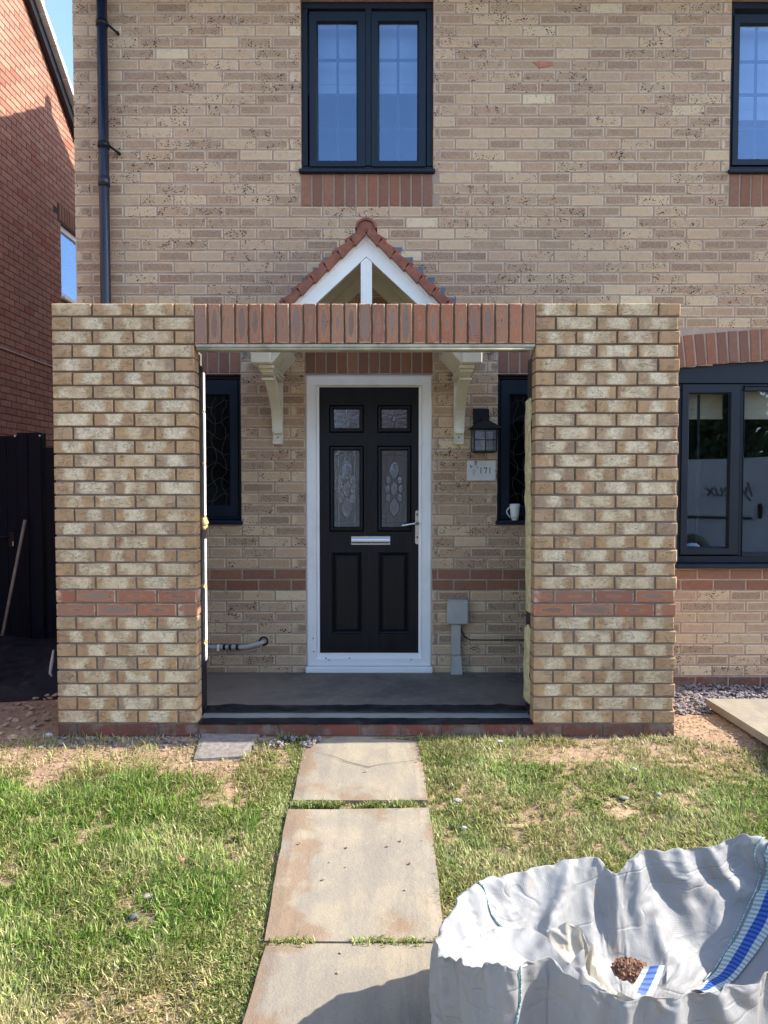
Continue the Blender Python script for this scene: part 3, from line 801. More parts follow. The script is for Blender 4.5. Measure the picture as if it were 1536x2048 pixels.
sash(w3, M['bayglass'], p2-.012, 3.24, c3(0, 1860)[1], c3(0, 515)[1], p2, 3.21, c3(0, 1830)[1], c3(0, 535)[1], [], [])
sash(w3, M['bayglass'], 3.27, BX1-.045, c3(0, 1845)[1], c3(0, 510)[1], 3.34, BX1-.10, zb_, zt_, [3.55], [])
for a, b in ((BX0+.05, gxr+.01), (p2-.01, 3.22), (3.3, BX1-.05)): blind(w3, a, b, c3(0, 752)[1], ft-.03, FD+.12)
# side windows of the porch
def c5(x, y, D=CAMD+FD): return XZ(380+x/2.1333, 640+y/2.1333, D)
w4 = empty('window'); setpar(w4, house); w4.location = (slR-.45-HX0, 0, sB)
win_frame(w4, slR-.45, slR, sB, sT, .03)
gr, gt, gb = c5(165, 500)[0], c5(0, 325)[1], c5(0, 790)[1]
sash(w4, M['obsc'], slR-.42, slR-.03, sB+.055, sT-.035, slR-.375, gr, gb, gt, [], [])
w5 = empty('window'); setpar(w5, house); w5.location = (srL-HX0, 0, sB)
win_frame(w5, srL, srL+.45, sB, sT, .03)
gl_ = c5(1368, 500)[0]
sash(w5, M['obsc'], srL+.03, srL+.42, sB+.055, sT-.035, gl_, srL+.375, gb, gt, [], [])
blind(w5, gl_-.02, srL+.40, c5(0, 420)[1], sT-.04, FD+.08)
def came(par, x0, x1, z0, z1, y, r=.0016, m='leadc', seed=1):
    rng = random.Random(seed); mb = MB()
    for q in range(4):
        xc = x0+(x1-x0)*(q+.5)/4; pts = [(xc+.018*math.sin(t*.9+q*2+rng.random()), y, z0+(z1-z0)*t/24) for t in range(25)]
        mb.tube(pts, r, 4)
    for q in range(7):
        zc = z0+(z1-z0)*(q+.5)/7; pts = [(x0+(x1-x0)*t/8, y, zc+.03*math.sin(t*1.1+q)) for t in range(9)]; mb.tube(pts, r, 4)
    mb.build('lead_pattern', M[m], par)
came(w4, slR-.375, gr, gb, gt, FD+.010, seed=2); came(w5, gl_, srL+.375, gb, gt, FD+.010, seed=3)
bx('lace_curtain', M['blind'], w4, slR-.37, gr-.01, FD+.09, FD+.10, gb, gb+.12)

# ------------------------------------------------------------------ front door
door = empty('front_door'); setpar(door, house); door.location = (dL-HX0, 0, 0)
DY = .030                                     # leaf face
def dd(x, y, D=CAMD+DY): return XZ(600+x/5.486, 740+y/5.486, D)
def d2(x, y, D=CAMD+DY): return XZ(600+x/5.486, 1080+y/5.486, D)
lx0, lx1 = dd(213, 900)[0], dd(1327, 900)[0]; lz1, lz0 = dd(0, 190)[1], d2(0, 1237)[1]
fz0 = d2(0, 1366)[1]
mb = MB()                                     # frame with stepped profile
def framebar(poly_o, y0): pass
mb = MB(); y0 = .0
o = [(dL, fz0), (dR, fz0), (dR, dT), (dL, dT)]; i1 = [(dL+.012, fz0+.0), (dR-.012, fz0+.0), (dR-.012, dT-.012), (dL+.012, dT-.012)]
prof = [((0, 0), .012), ((.014, .0), -.004), ((.072, .045), -.004), ((.078, .05), .014), ((lx0-dL, lz0-fz0), .018), ((lx0-dL, lz0-fz0), .06)]
rings = []
for (ix, ib), y in prof:
    it = ix*.98
    rings.append([(dL+ix, y, fz0+ib), (dR-ix, y, fz0+ib), (dR-ix, y, dT-(ix if ix < .075 else min(ix, dT-lz1))), (dL+ix, y, dT-(ix if ix < .075 else min(ix, dT-lz1)))])
vs = [p for r_ in rings for p in r_]; fs = []
for a in range(len(rings)-1): fs += [(a*4+k, a*4+(k+1) % 4, a*4+4+(k+1) % 4, a*4+4+k) for k in range(4)]
mb.add(vs, fs); mb.build('frame', M['white'], door)
mb = MB(); zs = XZ(700, 1343, CAMD-.03)[1]
mb.box(dL-.002, dR+.002, -.035, .05, 0.0, fz0-.004, .006); mb.build('threshold', M['white'], door)
# screw caps
mb = MB()
for (x, y) in ((145, 1078), (150, 1222), (322, 1317), (545, 1295), (1220, 1312), (285, 1295)):
    xx, zz = d2(x, y, CAMD); mb.lathe([(0, -.0065), (.004, -.006), (.0045, -.003)], (xx, .0, zz), 10, 'Y')
mb.build('screw_holes', M['ink'], door)
panes = []
for (a, b, ga, gb) in ((318, 700, 373, 648), (848, 1225, 898, 1171)):
    for (za, zb, gza, gzb) in ((385, 690, 435, 636), (830, 1775, 885, 1720)):
        panes.append((dd(a, 0)[0], dd(b, 0)[0], dd(0, zb)[1], dd(0, za)[1], dd(ga, 0)[0], dd(gb, 0)[0], dd(0, gzb)[1], dd(0, gza)[1]))
lows = [(d2(a, 0)[0], d2(b, 0)[0], d2(0, 1030)[1], d2(0, 135)[1]) for a, b in ((345, 682), (862, 1198))]
hs = [(p[0], p[1], p[2], p[3]) for p in panes]+lows
cxs = sorted(set([lx0, lx1]+[h[0] for h in hs]+[h[1] for h in hs])); czs = sorted(set([lz0, lz1]+[h[2] for h in hs]+[h[3] for h in hs]))
wall_mesh(cxs, czs, lambda x, z: not any(a < x < b and c_ < z < d_ for a, b, c_, d_ in hs), DY, DY+.04).build('leaf', M['door'], door)
for (a, b, c_, d_, ga, gb, gc, gd) in panes:
    mb = MB()
    tx = (ga-a); tz = (gc-c_)
    def rr(f, y): return [(a+tx*f, y, c_+tz*f), (b-(b-gb)*f, y, c_+tz*f), (b-(b-gb)*f, y, d_-(d_-gd)*f), (a+tx*f, y, d_-(d_-gd)*f)]
    rs = [rr(0, DY+.0), rr(.12, DY+.007), rr(.3, DY-.010), rr(.7, DY-.012), rr(.85, DY-.002), rr(1, DY+.010)]
    for q in range(len(rs)-1): mb.add(rs[q]+rs[q+1], [(k, (k+1) % 4, 4+(k+1) % 4, 4+k) for k in range(4)])
    mb.build('glazing_moulding', M['door'], door)
    MB().box(ga-.001, gb+.001, DY+.0095, DY+.0155, gc-.001, gd+.001).build('pane', M['doorglass'], door)
    xc, zc = (ga+gb)/2, (gc+gd)/2; W_, H_ = gb-ga, gd-gc; y = DY+.0085; lb = MB(); gbm = MB()
    light = a < -.2
    def lens(cx_, cz_, hw, hh, n=12):
        pts = []
        for q in range(n): t = q/n; pts.append((cx_+hw*math.sin(math.pi*t)**.8, cz_-hh+2*hh*t))
        for q in range(n): t = q/n; pts.append((cx_-hw*math.sin(math.pi*t)**.8, cz_+hh-2*hh*t))
        return pts
    def outline(pts, r=.0019): lb.tube([(p[0], y, p[1]) for p in pts+[pts[0]]], r, 5)
    def fill(pts): gbm.add([(p[0], y+.0002, p[1]) for p in pts]+[(sum(p[0] for p in pts)/len(pts), y-.0012, sum(p[1] for p in pts)/len(pts))], [(k, (k+1) % len(pts), len(pts)) for k in range(len(pts))])
    if H_ < .2:
        st = [(xc, zc-.026), (xc+.009, zc-.008), (xc+.026, zc), (xc+.009, zc+.008), (xc, zc+.026), (xc-.009, zc+.008), (xc-.026, zc), (xc-.009, zc-.008)]
        outline(st, .0018); fill(st)
        for s_ in (-1, 1):
            lb.tube([(xc+s_*.026, y, zc), (xc+s_*W_/2, y, zc)], .0016, 5); lb.tube([(xc, y, zc+s_*.026), (xc, y, zc+s_*H_/2)], .0016, 5)
            for s2 in (-1, 1):
                lb.tube([(xc+s_*.01, y, zc+s2*.012), (xc+s_*.018, y, zc+s2*.024), (xc+s_*.030, y, zc+s2*.034), (xc+s_*.045, y, zc+s2*.028), (xc+s_*W_/2, y, zc+s2*.045)], .0014, 5)
    else:
        for fx in (.18, .82): lb.tube([(ga+W_*fx, y, gc), (ga+W_*fx, y, gd)], .0015, 5)
        for fz in (.055, .945): lb.tube([(ga, y, gc+H_*fz), (gb, y, gc+H_*fz)], .0015, 5)
        lb.tube([(xc, y, gd), (xc, y, zc+.135*H_/.55)], .0015, 5); lb.tube([(xc, y, gc), (xc, y, zc-.20*H_/.55)], .0015, 5)
        k_ = H_/.55
        for (cz_, hw, hh) in ((.135*k_, .036, .085*k_*.8), (0, .026, .055*k_), (-.135*k_, .036, .085*k_*.8)):
            pl = lens(xc, zc+cz_, hw, hh); outline(pl, .0021); fill(pl)
        for s_ in (-1, 1):
            for cz_ in (-.065*k_, .0, .065*k_):
                pl = lens(xc+s_*(.040 if cz_ else .046), zc+cz_, .019, .034*k_, 8); outline(pl, .0018); fill(pl)
            lb.tube([(xc+s_*.064, y, zc), (xc+s_*W_/2, y, zc)], .0015, 5)
    gbm.build('bevelled_glass', M['bevglass'], door); lb.build('lead_pattern', M['leadl' if light else 'leadc'], door)
for (a, b, c_, d_) in lows:
    mb = MB()
    def r2_(f, y): return [(a+f, y, c_+f), (b-f, y, c_+f), (b-f, y, d_-f), (a+f, y, d_-f)]
    rs = [r2_(0, DY), r2_(.004, DY+.008), r2_(.010, DY+.010), r2_(.014, DY+.002), r2_(.020, DY+.008), r2_(.036, DY-.003)]
    for q in range(len(rs)-1): mb.add(rs[q]+rs[q+1], [(k, (k+1) % 4, 4+(k+1) % 4, 4+k) for k in range(4)])
    mb.add(rs[-1], [(0, 1, 2, 3)]); mb.build('raised_panel', M['door'], door)
# letter plate and handle
a, b = dd(557, 0)[0], dd(992, 0)[0]; c_, d_ = dd(0, 1918)[1], dd(0, 1822)[1]
mb = MB(); mb.box(a, b, DY-.006, DY+.001, c_, d_, .002)
mb.smooth = True; nn = 10; rows = []
for q in range(nn+1): t = q/nn; rows.append([(a+.004, DY-.0065-.009*math.sin(math.pi*t), c_+.010+(d_-c_-.020)*t), (b-.004, DY-.0065-.009*math.sin(math.pi*t), c_+.010+(d_-c_-.020)*t)])
mb.grid([[p for p in r_] for r_ in rows]); mb.build('letter_plate', M['brushed'], door)
a, b = dd(1266, 0)[0], dd(1311, 0)[0]; c_, d_ = dd(0, 1910)[1], dd(0, 1540)[1]; xc = (a+b)/2; hw = (b-a)/2
poly = [(xc+hw*math.cos(t), c_+hw+hw*math.sin(t)) for t in [math.pi+math.pi*q/8 for q in range(9)]]+[(xc+hw*math.cos(t), d_-hw+hw*math.sin(t)) for t in [math.pi*q/8 for q in range(9)]]
mb = MB(); mb.prism(poly, DY-.012, DY-.001, 'XZ')
hz1 = dd(0, 1680)[1]; mb.lathe([(.014, -.012), (.014, -.02), (.011, -.022), (.011, -.05), (0, -.052)], (xc, DY, hz1), 16, 'Y')
tipx, tipz = dd(1100, 1703)[0], dd(1100, 1703)[1]
mb.tube([(xc+.004, DY-.045, hz1+.001), (xc-.03, DY-.05, hz1-.002), (tipx+.02, DY-.05, tipz+.002), (tipx, DY-.045, tipz)], [.0095, .0085, .0075, .005], 10)
mb.build('handle', M['chrome'], door)
mb = MB()
for yy in (1585, 1832): zz = dd(0, yy)[1]; mb.lathe([(0, -.0145), (.007, -.014), (.0075, -.0118)], (xc, DY, zz), 12, 'Y')
mb.build('keyhole', M['leadc'], door)

# ------------------------------------------------------------------ downpipe on the house
dp = MB(); dxp = -1.876
dp.tube([(dxp, -.062, EAVE-.05), (dxp, -.062, .02)], .034, 20)
dpo = dp.build('downpipe', M['blackp'], house)
for (px, py) in ((203, 48), (206, 291)):
    zc = XZ(px, py, CAMD-.06)[1]; mb = MB()
    mb.tube([(dxp, -.062, zc+.018), (dxp, -.062, zc-.018)], .039, 20)
    mb.tube([(dxp+.030, -.055, zc+.004), (dxp+.075, -.020, zc-.024), (dxp+.085, -.004, zc-.030)], .008, 6); mb.tube([(dxp+.085, -.018, zc-.030), (dxp+.085, .0, zc-.030)], .011, 8)
    mb.build('pipe_clip', M['black'], dpo)
MB().tube([(dxp, -.062, 3.36), (dxp, -.062, 3.30)], .0385, 20).build('pipe_collar', M['blackp'], dpo)

# ------------------------------------------------------------------ porch
PX0, PX1, OX0, OX1, PY = -1.817, 1.620, -1.040, .832, -1.02
porch = empty('brick_porch', (PX0, PY, 0), 'half built open brick porch with cream brick piers and red soldier course over its opening', 'porch')
B = Bricks()
for i in range(-2, 31):
    z = zrow(i); red = i in (8, 9)
    mk = 'pred' if red else ('plinth' if i < 0 else 'cream')
    half = i % 2 == 1
    put = lambda xc, l, mode, mk_: B.add((xc, PY, z), l, .065, mode, mk_)
    if i < 0:
        lay_row(B, i, PX0, PX1, half, mk, put)
    else:
        lay_row(B, i, PX0, OX0, half, mk, put); lay_row(B, i, OX1, PX1, half, mk, put)
    # side returns, joined
    for side, X_, rz in ((0, PX0, -math.pi/2), (1, PX1, math.pi/2)):
        y = PY+.1125+(.0 if not half else .1125)
        if half: B.add((X_, PY+.1125+.05, z), .100, .065, 'H', mk, rz, 0, .1)
        while y < -.03:
            l = min(.215, -.004-y)
            if l > .03: B.add((X_, y+l/2, z), l, .065, 'S' if l > .12 else 'H', mk, rz, 0, .1)
            y += .225
zs = Z0+28*CO+.1075; ns = 25; pt = (OX1-OX0)/ns
for q in range(ns): B.add((OX0+pt*(q+.5), PY-.001+random.uniform(-.0025, .0015), zs+random.uniform(-.0015, .0015)), pt-.0118, .213, 'V', 'pred', 0, random.uniform(-.004, .004))
def score_porch(it):
    p = it[0]
    if abs(p.y-PY) > .01: return 0
    if p.z < -.1: return 0.001
    return it[1]*it[2]
B.build(porch, score_porch, 300)
TOP = Z0+31*CO-.010
mb = MB(); rc = .007                        # recessed mortar core
mb.box(PX0+rc, OX0-rc*.6, PY+rc, PY+.099, -.035, TOP-.002); mb.box(OX1+rc*.6, PX1-rc, PY+rc, PY+.099, -.035, TOP-.002)
mb.box(PX0+rc, PX1-rc, PY+rc, PY+.099, -.25, -.036); mb.box(OX0-rc*.6+.0005, OX1+rc*.6-.0005, PY+rc, PY+.099, Z0+28*CO-.004, TOP-.002)
for a, b in ((PX0+rc, PX0+.1), (PX1-.1, PX1-rc)): mb.box(a, b, PY+.0995, -.002, -.25, TOP-.003)
mb.build('mortar', M['pmort'], porch)
# dabs of mortar left standing on the top edge
mb = MB(); rng = random.Random(4)
x = PX0+.01
while x < PX1-.01:
    st = .0748 if OX0 < x < OX1 else .1125
    if rng.random() < .75:
        r_ = rng.uniform(.004, .009); mb.add([(x-r_, PY+.004, TOP-.002), (x+r_, PY+.002, TOP-.002), (x+r_*1.4, PY+.05, TOP-.001), (x-r_, PY+.06, TOP-.001), (x, PY+.02, TOP+r_*.7)], [(0, 1, 4), (1, 2, 4), (2, 3, 4), (3, 0, 4)])
    x += st
mb.build('mortar_dab', M['rverge'], porch)
# inner block leaf
mb = MB()
for a, b in ((PX0+.16, OX0-.02), (OX1+.02, PX1-.16)): mb.box(a, b, PY+.155, PY+.25, .0, 2.06)
for a, b in ((PX0+.16, PX0+.26), (PX1-.26, PX1-.16)): mb.box(a, b, PY+.2505, -.002, 0, 2.06)
mb.build('inner_leaf', M['block'], porch)
# steel lintel
mb = MB(); lz = Z0+28*CO
mb.box(OX0-.0, OX1+.0, PY+.012, PY+.10, lz-.010, lz-.004, 0)
mb.box(OX0+.008, OX1-.006, PY+.004, PY+.012, lz-.019, lz-.004, .002)
mb.box(OX0+.01, OX1-.008, PY+.101, PY+.22, lz-.010, lz-.004)
mb.box(OX0+.01, OX1-.008, PY+.1, PY+.1025, lz-.003, lz+.06)
mb.tube([(OX0+.01, PY+.022, lz-.024), (OX1-.01, PY+.022, lz-.024)], .011, 8)
mb.box(OX0+.01, OX1-.008, PY+.22, PY+.223, lz-.010, lz+.10)
mb.build('steel_lintel', M['galv'], porch)
# left jamb: black cavity closer, sunlit white board, foam
y1, y2, y3 = PY+.104, PY+.19, PY+.25
bx('cavity_closer', M['dpc'], porch, OX0-.03, OX0-.004, y1, y2, -.02, 1.98)
mb = MB(); rng = random.Random(3)
zs_ = [.02, .32, .62, .93, 1.13]; 
mbd = MB(); mbd.box(OX0-.03, OX0-.006, y2+.0005, y3+.004, -.02, 1.98); mbd.build('cavity_closer', M['dpc'], porch)
for a, b in ((.27, .38), (.385, .71), (.715, .985), (1.12, 1.42), (1.425, 1.72), (1.725, 1.95)):
    mb.box(OX0-.0055, OX0-.001+rng.uniform(-.0015, .0015), y2+.026, y3+.004, a, b, .002)
mb.build('insulation_board', M['foam'], porch)
mb = MB()
for zc, r_ in ((.385, .010), (.712, .010), (1.42, .007), (1.722, .006), (1.08, .022), (1.06, .017), (1.10, .014)):
    for q in range(3): mb.lathe([(0, -r_), (r_*.7, -r_*.7), (r_, 0), (r_*.7, r_*.7), (0, r_)], (OX0-.002, y2-.004+q*.018, zc+rng.uniform(-.006, .006)), 8)
mb.build('foam_blob', M['orange'], porch)
# right jamb: mineral wool
mb = MB(); mb.smooth = True
for (za, zb, off) in ((.55, 1.80, .0), (.03, .50, .006)):
    rows = []
    nzz = int((zb-za)/.025)
    for q in range(nzz+1):
        z = za+(zb-za)*q/nzz; row = []
        for t in range(9):
            yy = y1+(y3-y1)*t/8; bulge = .016*math.sin(math.pi*t/8)+.010*noise.noise(Vector((z*9, t*.5, off*90)))+.006*noise.noise(Vector((z*40, t, 2)))
            if q in (0, nzz): bulge -= .03
            row.append((OX1+.006-bulge-(.010*(z-za)/(zb-za) if za > .5 else .006), yy, z))
        rows.append(row)
    mb.grid(rows)
mb.build('mineral_wool', M['wool'], porch)
bx('cavity_closer', M['dpc'], porch, OX1+.004, OX1+.02, y1, y3, 0, 2.02)
# floor slab and membranes
SLF = PY+.20
bx('floor_slab', M['floor'], porch, PX0+.262, PX1-.262, SLF, -.003, -.12, 0.0, .003)
mb = MB(); mb.smooth = True
def membrane(ya, za, yb, zb, seed, amp):
    rows = []
    for q in range(7):
        t = q/6; row = []
        for k in range(61):
            x = OX0+.002+(OX1-OX0-.004)*k/60
            n_ = noise.noise(Vector((x*5, t*2, seed)))*amp+noise.noise(Vector((x*17, t*4, seed)))*amp*.5
            row.append((x, ya+(yb-ya)*t+n_*.5, za+(zb-za)*t+abs(n_)*.7+.003*math.sin(math.pi*t)))
        rows.append(row)
    mb.grid(rows)
membrane(SLF+.03, .005, SLF-.035, -.012, 2, .018)
membrane(PY+.085, -.026, PY-.008, -.030, 5, .010)
mb.build('damp_proof_membrane', M['dpc'], porch)
bx('cavity_fill', M['conc'], porch, OX0-.003, OX1+.003, PY+.1, SLF-.001, -.12, -.024)

# ------------------------------------------------------------------ gabled canopy over the door
CXC = -.107; CF = -.56                     # centre, front plane
canopy = empty('door_canopy', (CXC, 0, 2.03), 'small gabled canopy with terracotta tiles and white bargeboards over the front door', 'door canopy')
apz = XZ(735, 466, CAMD+CF)[1]            # top of the white barge
sl_ = 133/145*1.0; an = math.atan(sl_); ca, sa = math.cos(an), math.sin(an)
HWD = .70
def slope_pt(side, t, nrm, y):            # t down the slope from apex, nrm outward
    return (CXC+side*(t*ca+nrm*sa), y, apz-t*sa+nrm*ca)
TL = HWD/ca
for side in (-1, 1):
    for (n0, n1, yf, yb) in ((-.034, 0, CF-.018, CF+.012), (-.105, -.0345, CF-.008, CF+.016)):
        # bar clipped at the centre line
        def cl(t0n, nrm):                  # t where x reaches the centre
            return -nrm*sa/ca
        q0, q1 = cl(0, n0), cl(0, n1)
        poly = [slope_pt(side, q0, n0, 0), slope_pt(side, TL, n0, 0), slope_pt(side, TL, n1, 0), slope_pt(side, q1, n1, 0)]
        MB().prism([(p[0], p[2]) for p in poly], yf, yb, 'XZ').build('bargeboard', M['bwhite'], canopy)
    # rear rafter on the wall
    poly = [slope_pt(side, -(-.12)*sa/ca, -.12, 0), slope_pt(side, TL, -.12, 0), slope_pt(side, TL, -.04, 0), slope_pt(side, .04*sa/ca, -.04, 0)]
    MB().prism([(p[0], p[2]) for p in poly], -.045, -.003, 'XZ').build('rafter', M['cwhite'], canopy)
    nb = 6
    for q in range(nb):
        ya, yb = CF+.02+(-.05-CF-.02)*q/nb, CF+.02+(-.05-CF-.02)*(q+1)/nb-.005
        poly = [slope_pt(side, .045*sa/ca, -.045, 0), slope_pt(side, TL, -.045, 0), slope_pt(side, TL, -.032, 0), slope_pt(side, .032*sa/ca, -.032, 0)]
        MB().prism([(p[0], p[2]) for p in poly], ya, yb, 'XZ').build('soffit_board', M['cwhite'], canopy)
    # undercloak: stepped mortar-bedded tile edge hanging over the barge
    for r_ in range(9):
        g9 = (TL+.03)/9; a = slope_pt(side, max(.0, r_*g9-.01), .026, 0); b = slope_pt(side, (r_+1)*g9, .030, 0); c_ = slope_pt(side, (r_+1)*g9, -.024, 0); d_ = slope_pt(side, max(.02, r_*g9), -.013, 0)
        MB().prism([(a[0], a[2]), (b[0], b[2]), (c_[0], c_[2]), (d_[0], d_[2])], CF-.056, CF-.019, 'XZ').build('verge_tile', M['gal'], canopy)
    # tiles
    nc, gy_ = 9, 4
    g = (TL+.03)/nc; tw = (-.004-(CF-.05))/gy_
    for r_ in range(nc):
        for q in range(gy_):
            mb = MB(); y0 = CF-.05+tw*q; y1_ = y0+tw-.002
            t0 = r_*g-.015; t1 = t0+g+.035; j = random.uniform(-.004, .004); t1 += j
            h0, h1 = .006+random.uniform(-.001, .002), .030+random.uniform(-.002, .003)
            a = slope_pt(side, max(t0, .0), h0, 0); b = slope_pt(side, t1, h1, 0); c_ = slope_pt(side, t1, h1+.016, 0); d_ = slope_pt(side, max(t0, 0), h0+.016, 0)
            mb.prism([(a[0], a[2]), (b[0], b[2]), (c_[0], c_[2]), (d_[0], d_[2])], y0, y1_, 'XZ')
            mb.build('roof_tile', M['gal'], canopy)
kx0, kx1 = CXC-.034, CXC+.034
kt = apz-.107/ca
MB().prism([(kx0, 2.16), (kx1, 2.16), (kx1, kt-.034*sl_), (CXC, kt-.001), (kx0, kt-.034*sl_)], CF-.004, CF+.03, 'XZ').build('king_post', M['bwhite'], canopy)
MB().box(CXC-.55, CXC+.55, CF+.0, CF+.028, 2.13, 2.20, .003).build('tie_beam', M['bwhite'], canopy)
# ridge tiles: half rounds
for q in range(2):
    ya = CF-.055+q*.285; yb = ya+.28; mb = MB(); mb.smooth = True; rows = []
    for yy in (ya, yb):
        ro = []; 
        for t in range(13): a = math.pi*(t/12)*1.0; ro.append((CXC+.066*math.cos(a), yy, apz+.012+.062*math.sin(a)))
        rows.append(ro)
    mb.grid(rows); ri = [[(CXC+.052*math.cos(math.pi*t/12), yy, apz+.012+.048*math.sin(math.pi*t/12)) for t in range(13)] for yy in (ya, yb)]
    mb.grid([ri[0], rows[0]]); mb.grid([rows[1], ri[1]])
    mb.build('ridge_tile', M['gal'], canopy)
mb = MB(); mb.prism([(CXC+.053*math.cos(math.pi*t/12), apz+.008+.05*math.sin(math.pi*t/12)) for t in range(13)], CF-.045, CF-.02, 'XZ')
mb.prism([(CXC-.09, apz-.085), (CXC-.06, apz-.075), (CXC, apz-.008), (CXC+.06, apz-.075), (CXC+.09, apz-.085), (CXC+.052, apz+.012), (CXC-.052, apz+.012)], CF-.047, CF-.022, 'XZ')
mb.build('ridge_infill', M['gal'], canopy)
MB().tube([(CXC, CF-.03, apz+.06), (CXC+.002, CF-.032, apz+.10), (CXC-.006, CF-.034, apz+.118), (CXC-.014, CF-.034, apz+.108)], .0035, 6).build('wire_hook', M['leadc'], canopy)
# stepped lead flashing on the wall
for side in (-1, 1):
    for q in range(10):
        t = .06+q*.10
        p = slope_pt(side, t, .150, 0)
        p2_ = slope_pt(side, t+.10, .150, 0)
        zt = p[2]+.02; xo = side*.085
        MB().prism([(p[0], zt), (p[0]+xo, zt), (p2_[0]-side*.002, p2_[2]+.012), (p2_[0]-side*.04, p2_[2]-.04)], -.0075, -.0035, 'XZ').build('lead_flashing', M['lead'], canopy)
# eaves boxes and brackets
for side in (-1, 1):
    bc = CXC+side*.62; bi, bo = CXC+side*.585, CXC+side*.705
    MB().box(min(bi, bo), max(bi, bo), CF-.006, -.002, 2.045, 2.155, .004).build('eaves_box', M['cwhite'], canopy)
    xs0, xs1 = (CXC+side*.705, CXC+side*.585)
    MB().prism([(bi, 2.155), (bi, 2.044), (bi-side*.0, 2.045), (bi-side*.10, 2.155)], CF+.03, -.04, 'XZ').build('eaves_return', M['cwhite'], canopy)
    mb = MB(); prof = []
    Rr = .40
    zb = 1.66; yt = CF+.10
    outer = [(-.045, zb)]+[(-.045-(abs(yt)-.045)*(t/12)**2.4, zb+(2.0-zb)*(t/12)) for t in range(1, 13)]
    inner = [(-.015-(abs(yt)-.10)*(t/12)**2.8, zb+(2.0-zb)*(t/12)) for t in range(12, -1, -1)]
    mb.prism(outer+inner, bc-.034, bc+.034, 'YZ'); mb.build('bracket', M['cwhite'], canopy)
    mb = MB()
    mb.box(bc-.040, bc+.040, yt-.020, -.004, 2.001, 2.020, .003); mb.box(bc-.048, bc+.048, yt-.045, -.004, 2.021, 2.044, .004)
    mb.box(bc-.037, bc+.037, yt+.004, yt+.06, 1.955, 1.970, .003)
    mb.build('bracket_moulding', M['cwhite'], canopy)
    MB().box(bc-.036, bc+.036, -.012, -.002, 1.578, 2.04, .002).build('wall_plate', M['cwhite'], canopy)
    mb = MB(); mb.box(bc-.036, bc+.036, -.030, -.0125, 1.578, 1.600, .004); mb.box(bc-.030, bc+.030, -.048, -.0125, 1.648, 1.676, .005)
    mb.build('bracket_foot', M['cwhite'], canopy)
    mb = MB(); mb.lathe([(0, -.0145), (.005, -.0135), (.0055, -.0118)], (bc, 0, 1.625), 10, 'Y'); mb.build('screw', M['ink'], canopy)

# ------------------------------------------------------------------ things on the wall by the door
lan = empty('wall_lantern', (*[XZ(968, 860, CAMD)[0], 0], XZ(968, 905, CAMD)[1]), 'black wall lantern with square panes right of the door above the number plaque', 'lantern')
def lp(x, y, D=CAMD-.10): return XZ(840+x/6.4, 780+y/6.4, D)
a, b = lp(680, 0, CAMD)[0], lp(882, 0, CAMD)[0]; MB().box(a, b, -.022, -.001, lp(0, 480, CAMD)[1], lp(0, 240, CAMD)[1], .003).build('back_plate', M['black'], lan)
x0, x1 = lp(672, 0)[0], lp(970, 0)[0]; z0, z1 = lp(0, 800)[1], lp(0, 490)[1]; xc = (x0+x1)/2+.004; ya, yb = -.175, -.030
mb = MB(); ex = .017
rx0, rx1 = lp(628, 0)[0], lp(1020, 0)[0]; ry0, ry1 = ya-.02, yb+.008; zt = lp(0, 395)[1]
base = [(rx0, ry0, z1), (rx1, ry0, z1), (rx1, ry1, z1), (rx0, ry1, z1)]; mid = [(xc-.03, (ya+yb)/2-.03, zt), (xc+.03, (ya+yb)/2-.03, zt), (xc+.03, (ya+yb)/2+.03, zt), (xc-.03, (ya+yb)/2+.03, zt)]
bl = [(p[0], p[1], p[2]-.006) for p in base]
mb.add(base+mid+bl, [(0, 1, 5, 4), (1, 2, 6, 5), (2, 3, 7, 6), (3, 0, 4, 7), (4, 5, 6, 7), (8, 9, 1, 0), (9, 10, 2, 1), (10, 11, 3, 2), (11, 8, 0, 3), (11, 10, 9, 8)])
mb.box(xc-.022, xc+.022, (ya+yb)/2-.022, (ya+yb)/2+.022, zt+.0005, zt+.02, .002)
mb.tube([(xc, (ya+yb)/2, zt+.018), (xc, (ya+yb)/2+.03, zt+.03), (xc, -.02, zt+.03)], .008, 8)
mb.build('roof_cap', M['black'], lan)
mb = MB(); t = .009
for xx in (x0, x1-t):
    for yy in (ya, yb-t): mb.box(xx, xx+t, yy, yy+t, z0, z1-.007)
for yy in (ya, yb-t): mb.box(x0+t+.0001, x1-t-.0001, yy, yy+t, z0, z0+.010); mb.box(x0+t+.0001, x1-t-.0001, yy, yy+t, z1-.017, z1-.007)
for xx in (x0, x1-t): mb.box(xx, xx+t, ya+t+.0001, yb-t-.0001, z0, z0+.010); mb.box(xx, xx+t, ya+t+.0001, yb-t-.0001, z1-.017, z1-.007)
mb.box((x0+x1)/2-.003, (x0+x1)/2+.003, ya+.001, ya+.006, z0+.0105, z1-.0175); mb.box(x0+.0105, x1-.0105, ya+.0015, ya+.0055, (z0+z1)/2-.003, (z0+z1)/2+.003)
mb.build('cage', M['black'], lan)
mb = MB(); mb.box(x0+.004, x1-.004, ya+.0065, ya+.0085, z0+.004, z1-.01); mb.box(x0+.0035, x0+.0055, ya+.009, yb-.01, z0+.004, z1-.01); mb.box(x1-.0055, x1-.0035, ya+.009, yb-.01, z0+.004, z1-.01)
mb.build('lantern_glass', M['lampglass'], lan)
mb = MB(); mb.lathe([(.0, 0), (.012, 0), (.012, .03), (.02, .045), (.026, .07), (.018, .09), (0, .1)], ((x0+x1)/2, (ya+yb)/2, z0+.01), 14); mb.build('bulb', M['china'], lan)

